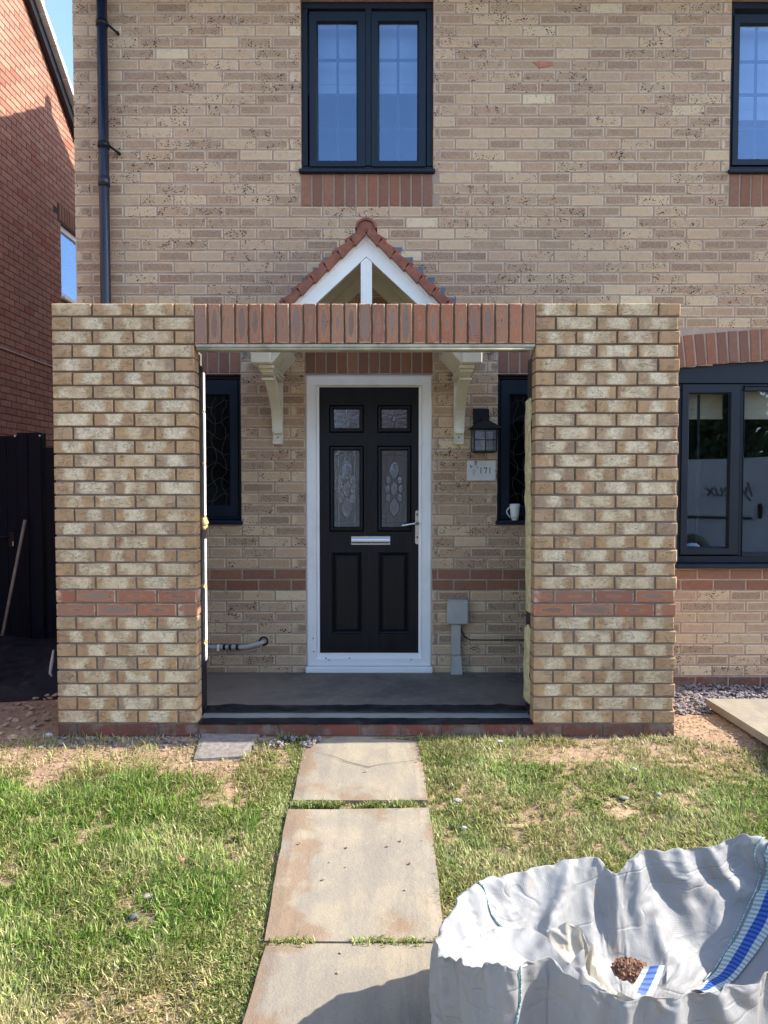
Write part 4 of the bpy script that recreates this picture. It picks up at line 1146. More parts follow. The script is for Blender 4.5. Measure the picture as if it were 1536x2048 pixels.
a, b = lp(603, 0, CAMD)[0], lp(973, 0, CAMD)[0]; c_, d_ = lp(0, 1160, CAMD)[1], lp(0, 902, CAMD)[1]
plq = empty('number_plaque', ((a+b)/2, 0, c_), 'pale grey plaque reading 171 with a black flower spray, right of the door', 'house number')
MB().box(a, b, -.010, -.001, c_, d_, .002).build('plate', simple('brushed_plaque', (.62, .62, .60), .3, .06, 5, .0001, spec=.6), plq)
def lq(x, y): return lp(x, y, CAMD-.010)
def one(x0, zb, h, w_):
    s_ = w_*.36; xm = x0+w_/2
    return [[(xm-s_/2, zb), (xm+s_/2, zb), (xm+s_/2, zb+h), (xm-s_/2, zb+h)], [(x0+.05*w_, zb), (x0+w_*.95, zb), (x0+w_*.95, zb+h*.035), (x0+.05*w_, zb+h*.035)], [(x0+w_*.12, zb+h*.84), (xm-s_/2, zb+h*.90), (xm-s_/2, zb+h*.995)]]
def seven(x0, zb, h, w_):
    return [[(x0, zb+h*.86), (x0+w_, zb+h*.86), (x0+w_, zb+h), (x0, zb+h)], [(x0, zb+h*.72), (x0+w_*.1, zb+h*.72), (x0+w_*.14, zb+h*.87), (x0, zb+h*.87)], [(x0+w_*.30, zb), (x0+w_*.55, zb), (x0+w_, zb+h*.88), (x0+w_*.80, zb+h*.88)]]
mb = MB(); zb = lq(0, 1066)[1]; hh = lq(0, 992)[1]-zb; yy_ = -.0102; yl = [0]
def flat(poly):
    yl[0] += 1; y_ = yy_-.0002-.00008*yl[0]
    ar = sum(poly[i][0]*poly[(i+1) % len(poly)][1]-poly[(i+1) % len(poly)][0]*poly[i][1] for i in range(len(poly)))
    if ar < 0: poly = poly[::-1]
    mb.add([(p[0], y_, p[1]) for p in poly], [tuple(range(len(poly)))])
for poly in one(lq(770, 0)[0], zb, hh, .0155)+seven(lq(822, 0)[0], zb, hh, .0235)+one(lq(885, 0)[0], zb, hh, .0155): flat(poly)
mb.build('numerals', M['ink'], plq)
mb = MB(); yl[0] = 0
def leaf(x, y, ang, L, W_):
    cx_, cz_ = lq(x, y); n_ = 8; pts = []
    for q in range(n_): t = q/n_; pts.append((L*t, W_*math.sin(math.pi*t)))
    for q in range(n_): t = 1-q/n_; pts.append((L*t, -W_*math.sin(math.pi*t)))
    a_ = R(ang); flat([(cx_+p[0]*math.cos(a_)-p[1]*math.sin(a_), cz_+p[0]*math.sin(a_)+p[1]*math.cos(a_)) for p in pts])
for (x, y, an_, L, W_) in ((690, 925, 15, .022, .004), (700, 940, -20, .018, .0035), (715, 918, -35, .014, .003), (640, 955, -60, .018, .003), (630, 975, 15, .014, .003), (655, 998, 60, .014, .003), (640, 990, -10, .012, .0025), (728, 1002, 50, .012, .0035), (728, 985, -15, .008, .003), (675, 1080, 25, .012, .003), (690, 1062, 60, .010, .002)): leaf(x, y, an_, L, W_)
st = [(712, 910), (708, 945), (690, 975), (665, 985), (690, 975), (715, 985), (745, 1000), (718, 1010), (705, 1040), (690, 1075)]
mb.tube([(lq(x, y)[0], -.0106, lq(x, y)[1]) for x, y in st], .0009, 4)
for (x, y, r_) in ((722, 965, .007), (680, 1035, .009), (700, 1030, .006)):
    cx_, cz_ = lq(x, y); mb.tube([(cx_+r_*math.cos(t_*.6), -.0106, cz_+r_*math.sin(t_*.6)) for t_ in range(9)], .0006, 4)
mb.build('flower_motif', M['ink'], plq)
for x in (626, 955):
    cx_, cz_ = lq(x, 1030); MB().lathe([(0, -.0125), (.0035, -.012), (.0038, -.0101)], (cx_, 0, cz_), 12, 'Y').build('screw', M['chrome'], plq)

# grey service box
def r2c(x, y, D=CAMD): return XZ(380+x/2.1333, 1040+y/2.1333, D)
a, b = r2c(1096, 0)[0], r2c(1186, 0)[0]; c_, d_ = r2c(0, 440)[1], r2c(0, 342)[1]
sb = empty('service_box', ((a+b)/2, 0, 0), 'grey plastic cable box with trunking to the floor, low on the wall beside the door', 'service box')
MB().box(a, b, -.062, -.002, c_, d_, .008).build('cover', M['greyp'], sb); MB().box(a+.004, b-.004, -.055, -.002, d_+.0005, d_+.010, .003).build('top_lip', M['greyp'], sb)
xa, xb = r2c(1115, 0)[0], r2c(1155, 0)[0]; zm = r2c(0, 570)[1]
mb = MB(); mb.box(xa, xb, -.045, -.002, zm, c_-.001, .004); mb.box(xa+.022, xa+.025, -.0465, -.0445, zm+.004, c_-.003); mb.build('trunking', M['greyp'], sb)
mb = MB(); mb.prism([(xa-.006, .002), (xb+.008, .002), (xb+.008, .03), (xb-.002, zm-.001), (xa+.002, zm-.001), (xa-.006, .03)], -.075, -.002, 'XZ'); mb.build('trunking_boot', M['greyp'], sb)
pts = [r2c(x, y, CAMD-.02) for x, y in ((1150, 440), (1158, 470), (1172, 500), (1195, 513), (1280, 514), (1380, 513), (1440, 514), (1600, 512))]
MB().tube([(p[0], -.02 if i < 3 else -.006, p[1]) for i, p in enumerate(pts)], .0035, 6).build('cable', M['black'], sb)
# mortar smudge by boot
# waste pipe and wire at the left
def r1c(x, y, D=CAMD-.03): return XZ(380+x/2.1333, 1040+y/2.1333, D)
wpz = r1c(200, 540)[1]
wpipe = empty('waste_pipe', (r1c(310, 0)[0], 0, wpz), 'grey waste pipe stub with black joints on the wall left of the door', 'pipe')
pe = r1c(312, 520)
MB().tube([(pe[0], .0, pe[1]), (pe[0], -.035, pe[1]), (pe[0]-.02, -.05, pe[1]-.006), (r1c(240, 538)[0], -.05, r1c(240, 540)[1]), (r1c(120, 540)[0], -.05, wpz), (r1c(10, 540)[0], -.05, wpz)], .015, 12).build('pipe', M['greyp'], wpipe)
mb = MB()
for x in (150, 175, 205): xx = r1c(x, 540)[0]; mb.tube([(xx-.008, -.05, wpz), (xx+.008, -.05, wpz)], .020, 12)
mb.build('pipe_joint', M['dpc'], wpipe)
xx = r1c(124, 540)[0]; MB().box(xx-.008, xx+.006, -.07, -.03, wpz-.022, wpz+.016, .002).build('pipe_clip', M['white'], wpipe)
mb = MB(); mb.lathe([(.022, -.004), (.034, -.002), (.030, .0)], (pe[0], -.002, pe[1]), 14, 'Y'); mb.build('wall_hole', M['dpc'], wpipe)
MB().tube([(pe[0], -.01, pe[1]), (r1c(300, 545)[0], -.03, r1c(300, 547)[1]), (r1c(230, 560)[0], -.04, r1c(230, 562)[1]), (r1c(150, 563)[0], -.03, r1c(150, 566)[1]), (r1c(60, 550)[0], -.02, r1c(60, 552)[1])], .0022, 5).build('wire', M['rverge'], wpipe)
# mug
mx, mz = XZ(1028, 1043, CAMD-.01)
mug = empty('mug', (mx, -.01, sB+.03), 'white china mug left standing on the sill of the narrow right side window', 'mug')
mh = XZ(1028, 1010, CAMD-.01)[1]-mz; z_ = sB+.029
MB().lathe([(0, 0), (.020, 0), (.023, .004), (.030, mh*.35), (.0345, mh*.8), (.0355, mh), (.0325, mh), (.031, mh*.8), (.026, .012), (0, .01)], (mx+.006, -.006, z_), 28).build('cup', M['china'], mug)
hp = [(mx+.006-.034*1.0, -.006, z_+mh*.82)]+[(mx-.028-.022*math.sin(math.pi*t/8), -.006, z_+mh*(.82-.6*t/8)) for t in range(1, 8)]+[(mx+.006-.028, -.006, z_+mh*.16)]
MB().tube(hp, .0042, 8).build('handle', M['china'], mug)

# ------------------------------------------------------------------ neighbour's house
NXF = -4.10
nb = empty('red_brick_house', (NXF, -1.5, 0), 'neighbouring red brick house gable end, sunlit at the top and shaded below', 'house')
NRY, NRZ, NTP = 2.55, 7.72, .72
def ntop(y): return NRZ-abs(y-NRY)*NTP-.06
NY0, NY1 = -2.2, 7.3
wy0, wy1, wz0, wz1 = 4.41, 5.35, 3.70, 4.62
zs_c = [-.5, wz0, wz1]+[wz1+.02+(NRZ-wz1-.1)*q/60 for q in range(61)]
# the flank as a closed prism pieces: front part, back part, below and above the window
mb = MB()
def gpoly(a, b, zlo):
    pts = [(a, zlo), (b, zlo), (b, ntop(b))]
    if a < NRY < b: pts.append((NRY, ntop(NRY)))
    pts.append((a, ntop(a))); return pts
X0_, X1_ = NXF-.26, NXF-.004
mb.prism(gpoly(NY0, wy0, -.5), X0_, X1_, 'YZ'); mb.prism(gpoly(wy1, NY1, -.5), X0_, X1_, 'YZ')
mb.prism([(wy0, -.5), (wy1, -.5), (wy1, wz0), (wy0, wz0)], X0_, X1_, 'YZ'); mb.prism(gpoly(wy0, wy1, wz1), X0_, X1_, 'YZ')
mb.build('wall', M['nmort'], nb)
B = Bricks()
for i in range(-2, 104):
    z = zrow(i)
    # y range of this course
    hwid = (NRZ-.06-(z+.05))/NTP
    if hwid < .1: continue
    a, b = max(NY0, NRY-hwid), min(NY1, NRY+hwid)
    a0 = NY0+math.floor((a-NY0)/.225)*.225+(.1125 if i % 2 else 0)
    y = a0
    while y < b:
        s0, s1 = max(y, a), min(y+.215, b)
        segs = [(s0, s1)]
        if wz0-.03 < z < wz1+.03:
            segs = [(p_, q_) for p_, q_ in ((s0, min(s1, wy0)), (max(s0, wy1), s1)) if q_-p_ > .03]
        if wz1+.03 <= z < wz1+.25 and s1 > wy0-.05 and s0 < wy1+.05: segs = []
        for p_, q_ in segs:
            if q_-p_ > .03: B.add((NXF, (p_+q_)/2, z), q_-p_, .065, 'S' if q_-p_ > .12 else 'H', 'nred', math.pi/2)
        y += .225
nso = 13
for q in range(nso): B.add((NXF+.001, wy0-.04+(wy1-wy0+.08)*(q+.5)/nso, wz1+.135), .065, .212, 'V', 'hred', math.pi/2)
def score_n(it):
    x, y, zc = proj(it[0])
    if not (-5 < x < 146 and -5 < y < 900): return 0
    return it[1]*it[2]/zc**2/zc
B.build(nb, score_n)
mb = MB()
for sgn in (-1, 1):
    L = 5.1; n_ = 17; dy = L/n_
    for q in range(n_):
        ya, yb = NRY+sgn*(L-dy*q), NRY+sgn*(L-dy*(q+1)-.04); za, zb = NRZ-(L-dy*q)*NTP+.045, NRZ-(L-dy*(q+1)-.04)*NTP+.012
        mb.prism([(ya, za-.03), (yb, zb-.03), (yb, zb), (ya, za)], NXF-6, NXF+.07, 'YZ')
mb.build('roof', M['rooft'], nb)
for sgn in (-1, 1):
    L = 5.1; n_ = 17; dy = L/n_
    for q in range(n_):
        mb = MB(); ya, yb = NRY+sgn*(L-dy*q), NRY+sgn*(L-dy*(q+1)+.01); za, zb = NRZ-(L-dy*q)*NTP+.06, NRZ-(L-dy*(q+1)+.01)*NTP+.03
        mb.prism([(ya, za-.10), (yb, zb-.075), (yb, zb), (ya, za)], NXF+.0705, NXF+.14, 'YZ'); mb.build('verge_cap', M['rverge'], nb)
mb = MB()
for sgn in (-1, 1): mb.prism([(NRY, NRZ-.04), (NRY+sgn*5.1, NRZ-.04-5.1*NTP), (NRY+sgn*5.1, NRZ-.20-5.1*NTP), (NRY, NRZ-.20)], NXF+.002, NXF+.069, 'YZ')
mb.build('bargeboard', M['black'], nb)
bx('front_wall', M['nred'], nb, NXF-6, NXF-.261, NY0, NY0+.25, -.5, 3.9)
bx('back_wall', M['nred'], nb, NXF-6, NXF-.261, NY1-.25, NY1, -.5, 3.9)
wn = empty('window'); setpar(wn, nb); wn.location = (0, wy0+1.5, wz0)
mb = MB(); mb.box(NXF-.09, NXF-.03, wy0, wy0+.06, wz0, wz1, .004); mb.box(NXF-.09, NXF-.03, wy1-.06, wy1, wz0, wz1, .004)
mb.box(NXF-.088, NXF-.032, wy0+.06, wy1-.06, wz0, wz0+.07, .004); mb.box(NXF-.088, NXF-.032, wy0+.06, wy1-.06, wz1-.07, wz1, .004); mb.build('frame', M['white'], wn)
MB().box(NXF-.065, NXF-.058, wy0+.055, wy1-.055, wz0+.065, wz1-.065).build('pane', M['glass'], wn)
MB().box(NXF-.05, NXF+.05, wy0-.03, wy1+.03, wz0-.035, wz0-.002, .004).build('sill', M['white'], wn)
MB().box(NXF-.5, NXF-.49, wy0-.2, wy1+.2, wz0-.2, wz1+.2).build('curtain', M['blind'], wn)
zc = XZ(0, 693, 7.9)[1]
MB().tube([(NXF+.006, 1.2, zc), (NXF+.006, 2.9, zc+.002), (NXF+.006, 3.6, zc-.006), (NXF+.006, 7, zc)], .007, 6).build('cable', M['rverge'], nb)

# ------------------------------------------------------------------ side passage: gate, fence, leaning pole, sheet
GD = 6.43; GY = GD-CAMD
def gq(x, y): return XZ(x, y, GD)
gate = empty('side_gate', (gq(0, 0)[0], GY, -.1), 'dark boarded side gate with a latch closing the passage between the houses', 'gate')
gx1 = gq(38, 1000)[0]; gz0_, gz1_ = -.05, gq(0, 872)[1]; gx0 = gx1-.86; n_ = 9
for q in range(n_):
    a = gx0+(gx1-gx0)*q/n_; MB().box(a+.0015, a+(gx1-gx0)/n_-.0015, GY-.012+random.uniform(-.001, .001), GY+.008, gz0_, gz1_, .003).build('board', M['gatewood'], gate)
for z in (.15, .85, 1.55): MB().box(gx0, gx1, GY+.009, GY+.04, z, z+.10, .003).build('rail', M['gatewood'], gate)
lx, lz_ = gq(27, 1080); mb = MB(); mb.box(lx-.035, lx+.02, GY-.022, GY-.0125, lz_-.06, lz_+.07, .003); mb.tube([(lx-.03, GY-.04, lz_+.03), (lx-.16, GY-.045, lz_+.03)], .008, 8); mb.tube([(lx-.03, GY-.02, lz_+.03), (lx-.03, GY-.042, lz_+.03)], .008, 8)
mb.build('latch', M['black'], gate); MB().box(lx+.004, lx+.014, GY-.03, GY-.0225, lz_-.05, lz_-.01, .002).build('keyhole', M['chrome'], gate)
fen = empty('fence_panel', (gx1+.2, GY, -.1), 'dark boarded fence infill and posts beside the gate, left of the porch', 'fence')
for a, w_ in ((gx1+.012, .09), (gq(60, 900)[0]+.01, .11)): MB().box(a, a+w_, GY-.05, GY+.05, -.1, gq(0, 866)[1], .005).build('post', M['gatewood'], fen)
a0 = gq(82, 900)[0]+.03
for q in range(9): MB().box(a0+q*.10, a0+q*.10+.096, GY-.01, GY+.01, -.08, gq(0, 895)[1], .003).build('board', M['gatewood'], fen)
MB().box(NXF+.005, gx0-.01, GY-.03, GY+.03, -.1, gz1_, .004).build('board', M['gatewood'], fen)
mb = MB()
for (x, y) in ((29, 873), (79, 872)): p_ = XZ(x, y, GD-.06); mb.lathe([(0, -.012), (.009, -.01), (.011, 0)], (p_[0], GY-.052, p_[1]), 10, 'Y')
mb.build('bolt', M['chrome'], fen)
pa = P(50, 1040, 6.3); pb = P(-2, 1305, 6.05); pb.z = max(pb.z, -.09)
pl_ = MB().tube([pa, (pa*.5+pb*.5), pb], .013, 10).build('broom_handle', M['wood']); tag(pl_, 'grey wooden broom handle leaning against the dark side gate', 'pole')
# black sheet lying in front of the gate
mb = MB(); mb.smooth = True; rows = []
for j in range(13):
    row = []
    for i in range(17):
        x = -3.5+1.35*i/16; y = -.55+1.3*j/12
        z = -.085+.16*max(0, min(1, (j-1)/8))+.05*noise.noise(Vector((x*2.2, y*2.2, 4)))+(.02*noise.noise(Vector((x*7, y*7, 1))))
        if j == 0: z = -.10
        row.append((x+.05*noise.noise(Vector((y*3, 0, 1))), y+.25*(i/16)*1.0, z))
    rows.append(row)
mb.grid(rows); tag(mb.build('plastic_sheet', M['dpc']), 'crumpled black plastic sheet lying on the ground in the side passage', 'sheet')
p_ = P(107, 1300, 4.9)
tag(MB().tube([(p_.x, p_.y, p_.z), (p_.x-.012, p_.y, p_.z-.08), (p_.x-.016, p_.y-.02, p_.z-.15), (p_.x+.0, p_.y-.03, p_.z-.17)], [.006, .012, .010, .006], 8).build('plastic_offcut', M['greyp']), 'bent grey plastic offcut beside the left flank of the porch', 'offcut')
p_ = P(40, 1312, 5.9)
tag(MB().box(p_.x-.16, p_.x+.06, p_.y-.05, p_.y+.05, -.05, .0, .01).build('concrete_lump', M['greyp']), 'pale grey lump of rubble at the foot of the side gate', 'rubble')

# ------------------------------------------------------------------ paths
def slab(name, pxs, th_, par, mat, lift=.012, label=None, cat=None, group=None, n=14):
    cs = [G(*p) for p in pxs]                 # tl,tr,br,bl
    mb = MB(); vs = []; ed = []; uv = []
    for j in range(n+1):
        for i in range(n+1):
            s_, t_ = i/n, j/n
            top = cs[0].lerp(cs[1], s_); bot = cs[3].lerp(cs[2], s_); p = top.lerp(bot, t_)
            e = max(abs(s_-.5), abs(t_-.5))*2
            jx = noise.noise(Vector((p.x*9, p.y*9, 3)))*.006 if e > .99 else 0
            z = p.z+lift+noise.noise(Vector((p.x*3, p.y*3, 8)))*.003-(.004 if e > .99 else 0)
            vs.append((p.x+jx, p.y+jx, z)); ed.append(max(abs(s_-.5)*2*1.0, abs(t_-.5)*2*.92)+(.18 if s_ < .25 else 0))
    N = n+1; fs = [(j*N+i, (j+1)*N+i, (j+1)*N+i+1, j*N+i+1) for j in range(n) for i in range(n)]
    rim = [i for i in range(N)]+[j*N+n for j in range(1, N)]+[n*N+i for i in range(n-1, -1, -1)]+[j*N for j in range(n-1, 0, -1)]
    b = len(vs); vs += [(vs[q][0], vs[q][1], vs[q][2]-th_) for q in rim]; ed += [.8]*len(rim)
    for q in range(len(rim)): q2 = (q+1) % len(rim); fs.append((rim[q], rim[q2], b+q2, b+q))
    me = bpy.data.meshes.new(name)
    inv = wmat(par).inverted() if par else Matrix.Identity(4)
    me.from_pydata([tuple(inv @ Vector(v)) for v in vs], [], fs); me.materials.append(mat)
    me.attributes.new('edge', 'FLOAT', 'POINT').data.foreach_set('value', ed)
    o = bpy.data.objects.new(name, me); C.objects.link(o)
    if par: setpar(o, par)
    return tag(o, label, cat, group), cs
def s5(x, y): return (480+x/3.339, 1440+y/3.339)
path = empty('path', (0, -1.1, -.1)); tag(path, kind='structure')
slabs = []
slabs.append(slab('paving_slab', [s5(450, 68), s5(1197, 58), s5(1252, 548), s5(352, 545)], .05, path, M['slab'])[1])
slabs.append(slab('paving_slab', [s5(318, 608), s5(1263, 598), s5(1372, 1492), s5(160, 1490)], .05, path, M['slab'])[1])
slabs.append(slab('paving_slab', [s5(175, 1505), s5(1376, 1505), s5(1500, 2560), s5(-130, 2560)], .05, path, M['slab'])[1])
slabs.append(slab('paving_slab', [(430, 2222), (935, 2222), (1010, 2800), (270, 2800)], .05, path, M['slab'])[1])
slab('paving_stone', [(404, 1474), (527, 1467), (486, 1519), (388, 1524)], .04, None, simple('grey_riven_concrete', (.23, .20, .175), .95, .25, 30, .008), .022, 'grey ribbed concrete slab offcut lying at the foot of the left pier', 'paving slab')
# thick slab on the right
c0 = P(1412, 1397, 4.58); zsl = c0.z
def onz(px, py, z): r = ray(px, py); k = (z-CAMZ)/r.z; return Vector((r.x*k, r.y*k-CAMD, z))
q0, q1 = onz(1412, 1397, zsl), onz(1536, 1474, zsl)
dv = (q1-q0); q2 = q1+dv*.35
mb = MB(); poly = [(q0.x, q0.y), (q2.x, q2.y), (q2.x+1.2, q2.y+.02), (q0.x+1.6, q0.y-.03)]
mb.prism(poly, zsl-.045, zsl, 'XY'); o = mb.build('paving_slab', M['slab'])
tag(o, 'thick buff paving slab raised on bare soil beside the gravel at the right edge', 'paving slab')
me = o.data; me.attributes.new('edge', 'FLOAT', 'POINT')

# crack and joints debris
mb = MB(); pts = [(480, 225), (560, 240), (640, 262), (700, 290), (790, 312), (855, 330), (930, 312), (1010, 303), (1120, 290), (1225, 275)]
mb.tube([G(*s5(x, y))+Vector((0, 0, .0125)) for x, y in pts], [.0005, .0007, .001, .0014, .0017, .0015, .001, .0008, .0008, .0006], 4)
mb.build('crack', simple('crack_soil', (.12, .07, .04), .95, .2, 20, 0), path)

# ------------------------------------------------------------------ gravel, clods
def chips(name, n, region, size, flat, mat, **kw):
    V = []; Fc = []; Rn = []; rng = random.Random(hash(name) % 1000 if False else len(name))
    for _ in range(n):
        x, y = region(rng)
        if x is None: continue
        r_ = size*rng.uniform(.5, 1.3); z = (base_z(y)+.013 if on_path(x, y) and -.62 < x < .25 else gz(x, y))+r_*flat*.4+rng.random()**2*.02*(1 if flat < .6 else .3)
        m = Matrix.Rotation(rng.uniform(0, 6.3), 3, 'Z') @ Matrix.Rotation(rng.uniform(-.5, .5), 3, 'X') @ Matrix.Rotation(rng.uniform(-.5, .5), 3, 'Y')
        k = 6; b = len(V); rv = rng.random()
        for lev, sc in ((-.5, .75), (.0, 1.0), (.5, .7)):
            for q in range(k):
                a = 2*math.pi*q/k+lev; rr_ = r_*sc*rng.uniform(.75, 1.2)
                V.append(tuple(m @ Vector((rr_*math.cos(a), rr_*.7*math.sin(a), lev*r_*flat))+Vector((x, y, z)))); Rn.append(rv)
        for lev in (0, 1):
            for q in range(k): q2 = (q+1) % k; Fc.append((b+lev*k+q, b+lev*k+q2, b+(lev+1)*k+q2, b+(lev+1)*k+q))
        Fc.append(tuple(b+2*k+q for q in range(k)))
    me = bpy.data.meshes.new(name); me.from_pydata(V, [], Fc); me.materials.append(mat)
    me.attributes.new('rnd', 'FLOAT', 'POINT').data.foreach_set('value', Rn)
    o = bpy.data.objects.new(name, me); C.objects.link(o); return tag(o, **kw)
def reg_gravel(r):
    x = r.uniform(1.60, 4.0); y = -.01-r.random()*(.46+.10*math.sin(x*5)); 
    if x < 2.12: y = -.01-r.random()*.62
    if x > q0.x and y < q0.y-.03: return None, None
    return x, y
chips('slate_gravel', 3600, reg_gravel, .017, .45, M['slate'], label='grey slate chippings strewn along the foot of the house wall on the right', cat='gravel', kind='stuff')
M['clod'] = simple('soil_clods', (.40, .28, .18), .95, .25, 40, .002)
def reg_clod(r):
    t = r.random()
    if t < .3: return r.uniform(1.62, 3.0), r.uniform(-1.25, -.5)
    if t < .65: return r.uniform(-3.2, -.75), r.uniform(-1.5, -1.03)
    x, y = r.uniform(-2.8, 2.2), r.uniform(-3.6, -1.05)
    if on_path(x, y) and -.55 < x < .2 and r.random() > .22: return None, None
    return x, y
chips('soil_clods', 3200, reg_clod, .0065, .8, M['clod'], label='small crumbs of dry brown soil scattered over the bare ground', cat='soil', kind='stuff')
def reg_pass(r): return r.uniform(-3.3, -1.85), r.uniform(-1.1, 1.1)
chips('passage_rubble', 420, reg_pass, .022, .6, M['clod'], label='dark stones and rubble on the ground of the side passage', cat='rubble', kind='stuff')
def reg_foot(r): return r.uniform(-1.9, -.35), r.uniform(-1.16, -1.03)
chips('wall_foot_rubble', 260, reg_foot, .013, .7, M['slate'], label='mortar crumbs and chips along the foot of the left pier', cat='rubble', kind='stuff')

def stone(px, py, r_, col, label, flat=.6, name='stone'):
    p = G(px, py); p.z = gz(p.x, p.y)+.010+r_*.2; rng = random.Random(px); mb = MB(); mb.smooth = False
    prof = []
    k = 9; V = []
    for a in range(1, 6):
        phi = math.pi*a/6
        for q in range(k):
            t = 2*math.pi*q/k; v = Vector((math.sin(phi)*math.cos(t), math.sin(phi)*math.sin(t)*.8, math.cos(phi)*flat)); f = r_*(1+.28*noise.noise(v*1.6+Vector((px, py, 0))))
            V.append(p+v*f)
    V.append(p+Vector((0, 0, r_*flat))); V.append(p-Vector((0, 0, r_*flat)))
    fs = [(a*k+q, (a+1)*k+q, (a+1)*k+(q+1) % k, a*k+(q+1) % k) for a in range(4) for q in range(k)]
    fs += [(45, q, (q+1) % k) for q in range(k)]+[(46, 36+(q+1) % k, 36+q) for q in range(k)]
    mb.add(V, fs); return tag(mb.build(name, simple(name+'_'+str(px), col, .8, .15, 40, .001)), label, 'stone', 'stones lying in the lawn')
stone(928, 1657, .012, (.55, .54, .51), 'small bright white pebble in the grass right of the second path slab')
stone(268, 1840, .016, (.14, .145, .155), 'blue grey pebble in the middle of the left lawn')
stone(474, 1762, .015, (.48, .45, .40), 'pale stone in the left lawn close to the path edge')
stone(1000, 1488, .018, (.48, .43, .38), 'flat pale stone just in front of the right pier', .35)
stone(915, 1605, .018, (.34, .34, .31), 'grey stone in the grass right of the first path slab', .5)
stone(1248, 1602, .024, (.20, .215, .16), 'flat mossy green stone in the right lawn', .3)
stone(1268, 1548, .016, (.44, .43, .38), 'pale pebble in the right lawn nearest to the porch')
stone(1318, 1597, .014, (.29, .28, .27), 'dark pebble at the far right of the lawn')
stone(362, 1720, .017, (.38, .17, .10), 'terracotta brick chip in the left lawn', .5)
stone(295, 1797, .02, (.33, .28, .24), 'flat brown stone in the left lawn beside the blue grey pebble', .35)
stone(98, 1475, .02, (.42, .41, .40), 'pale stone at the shaded corner of the left pier', .6)

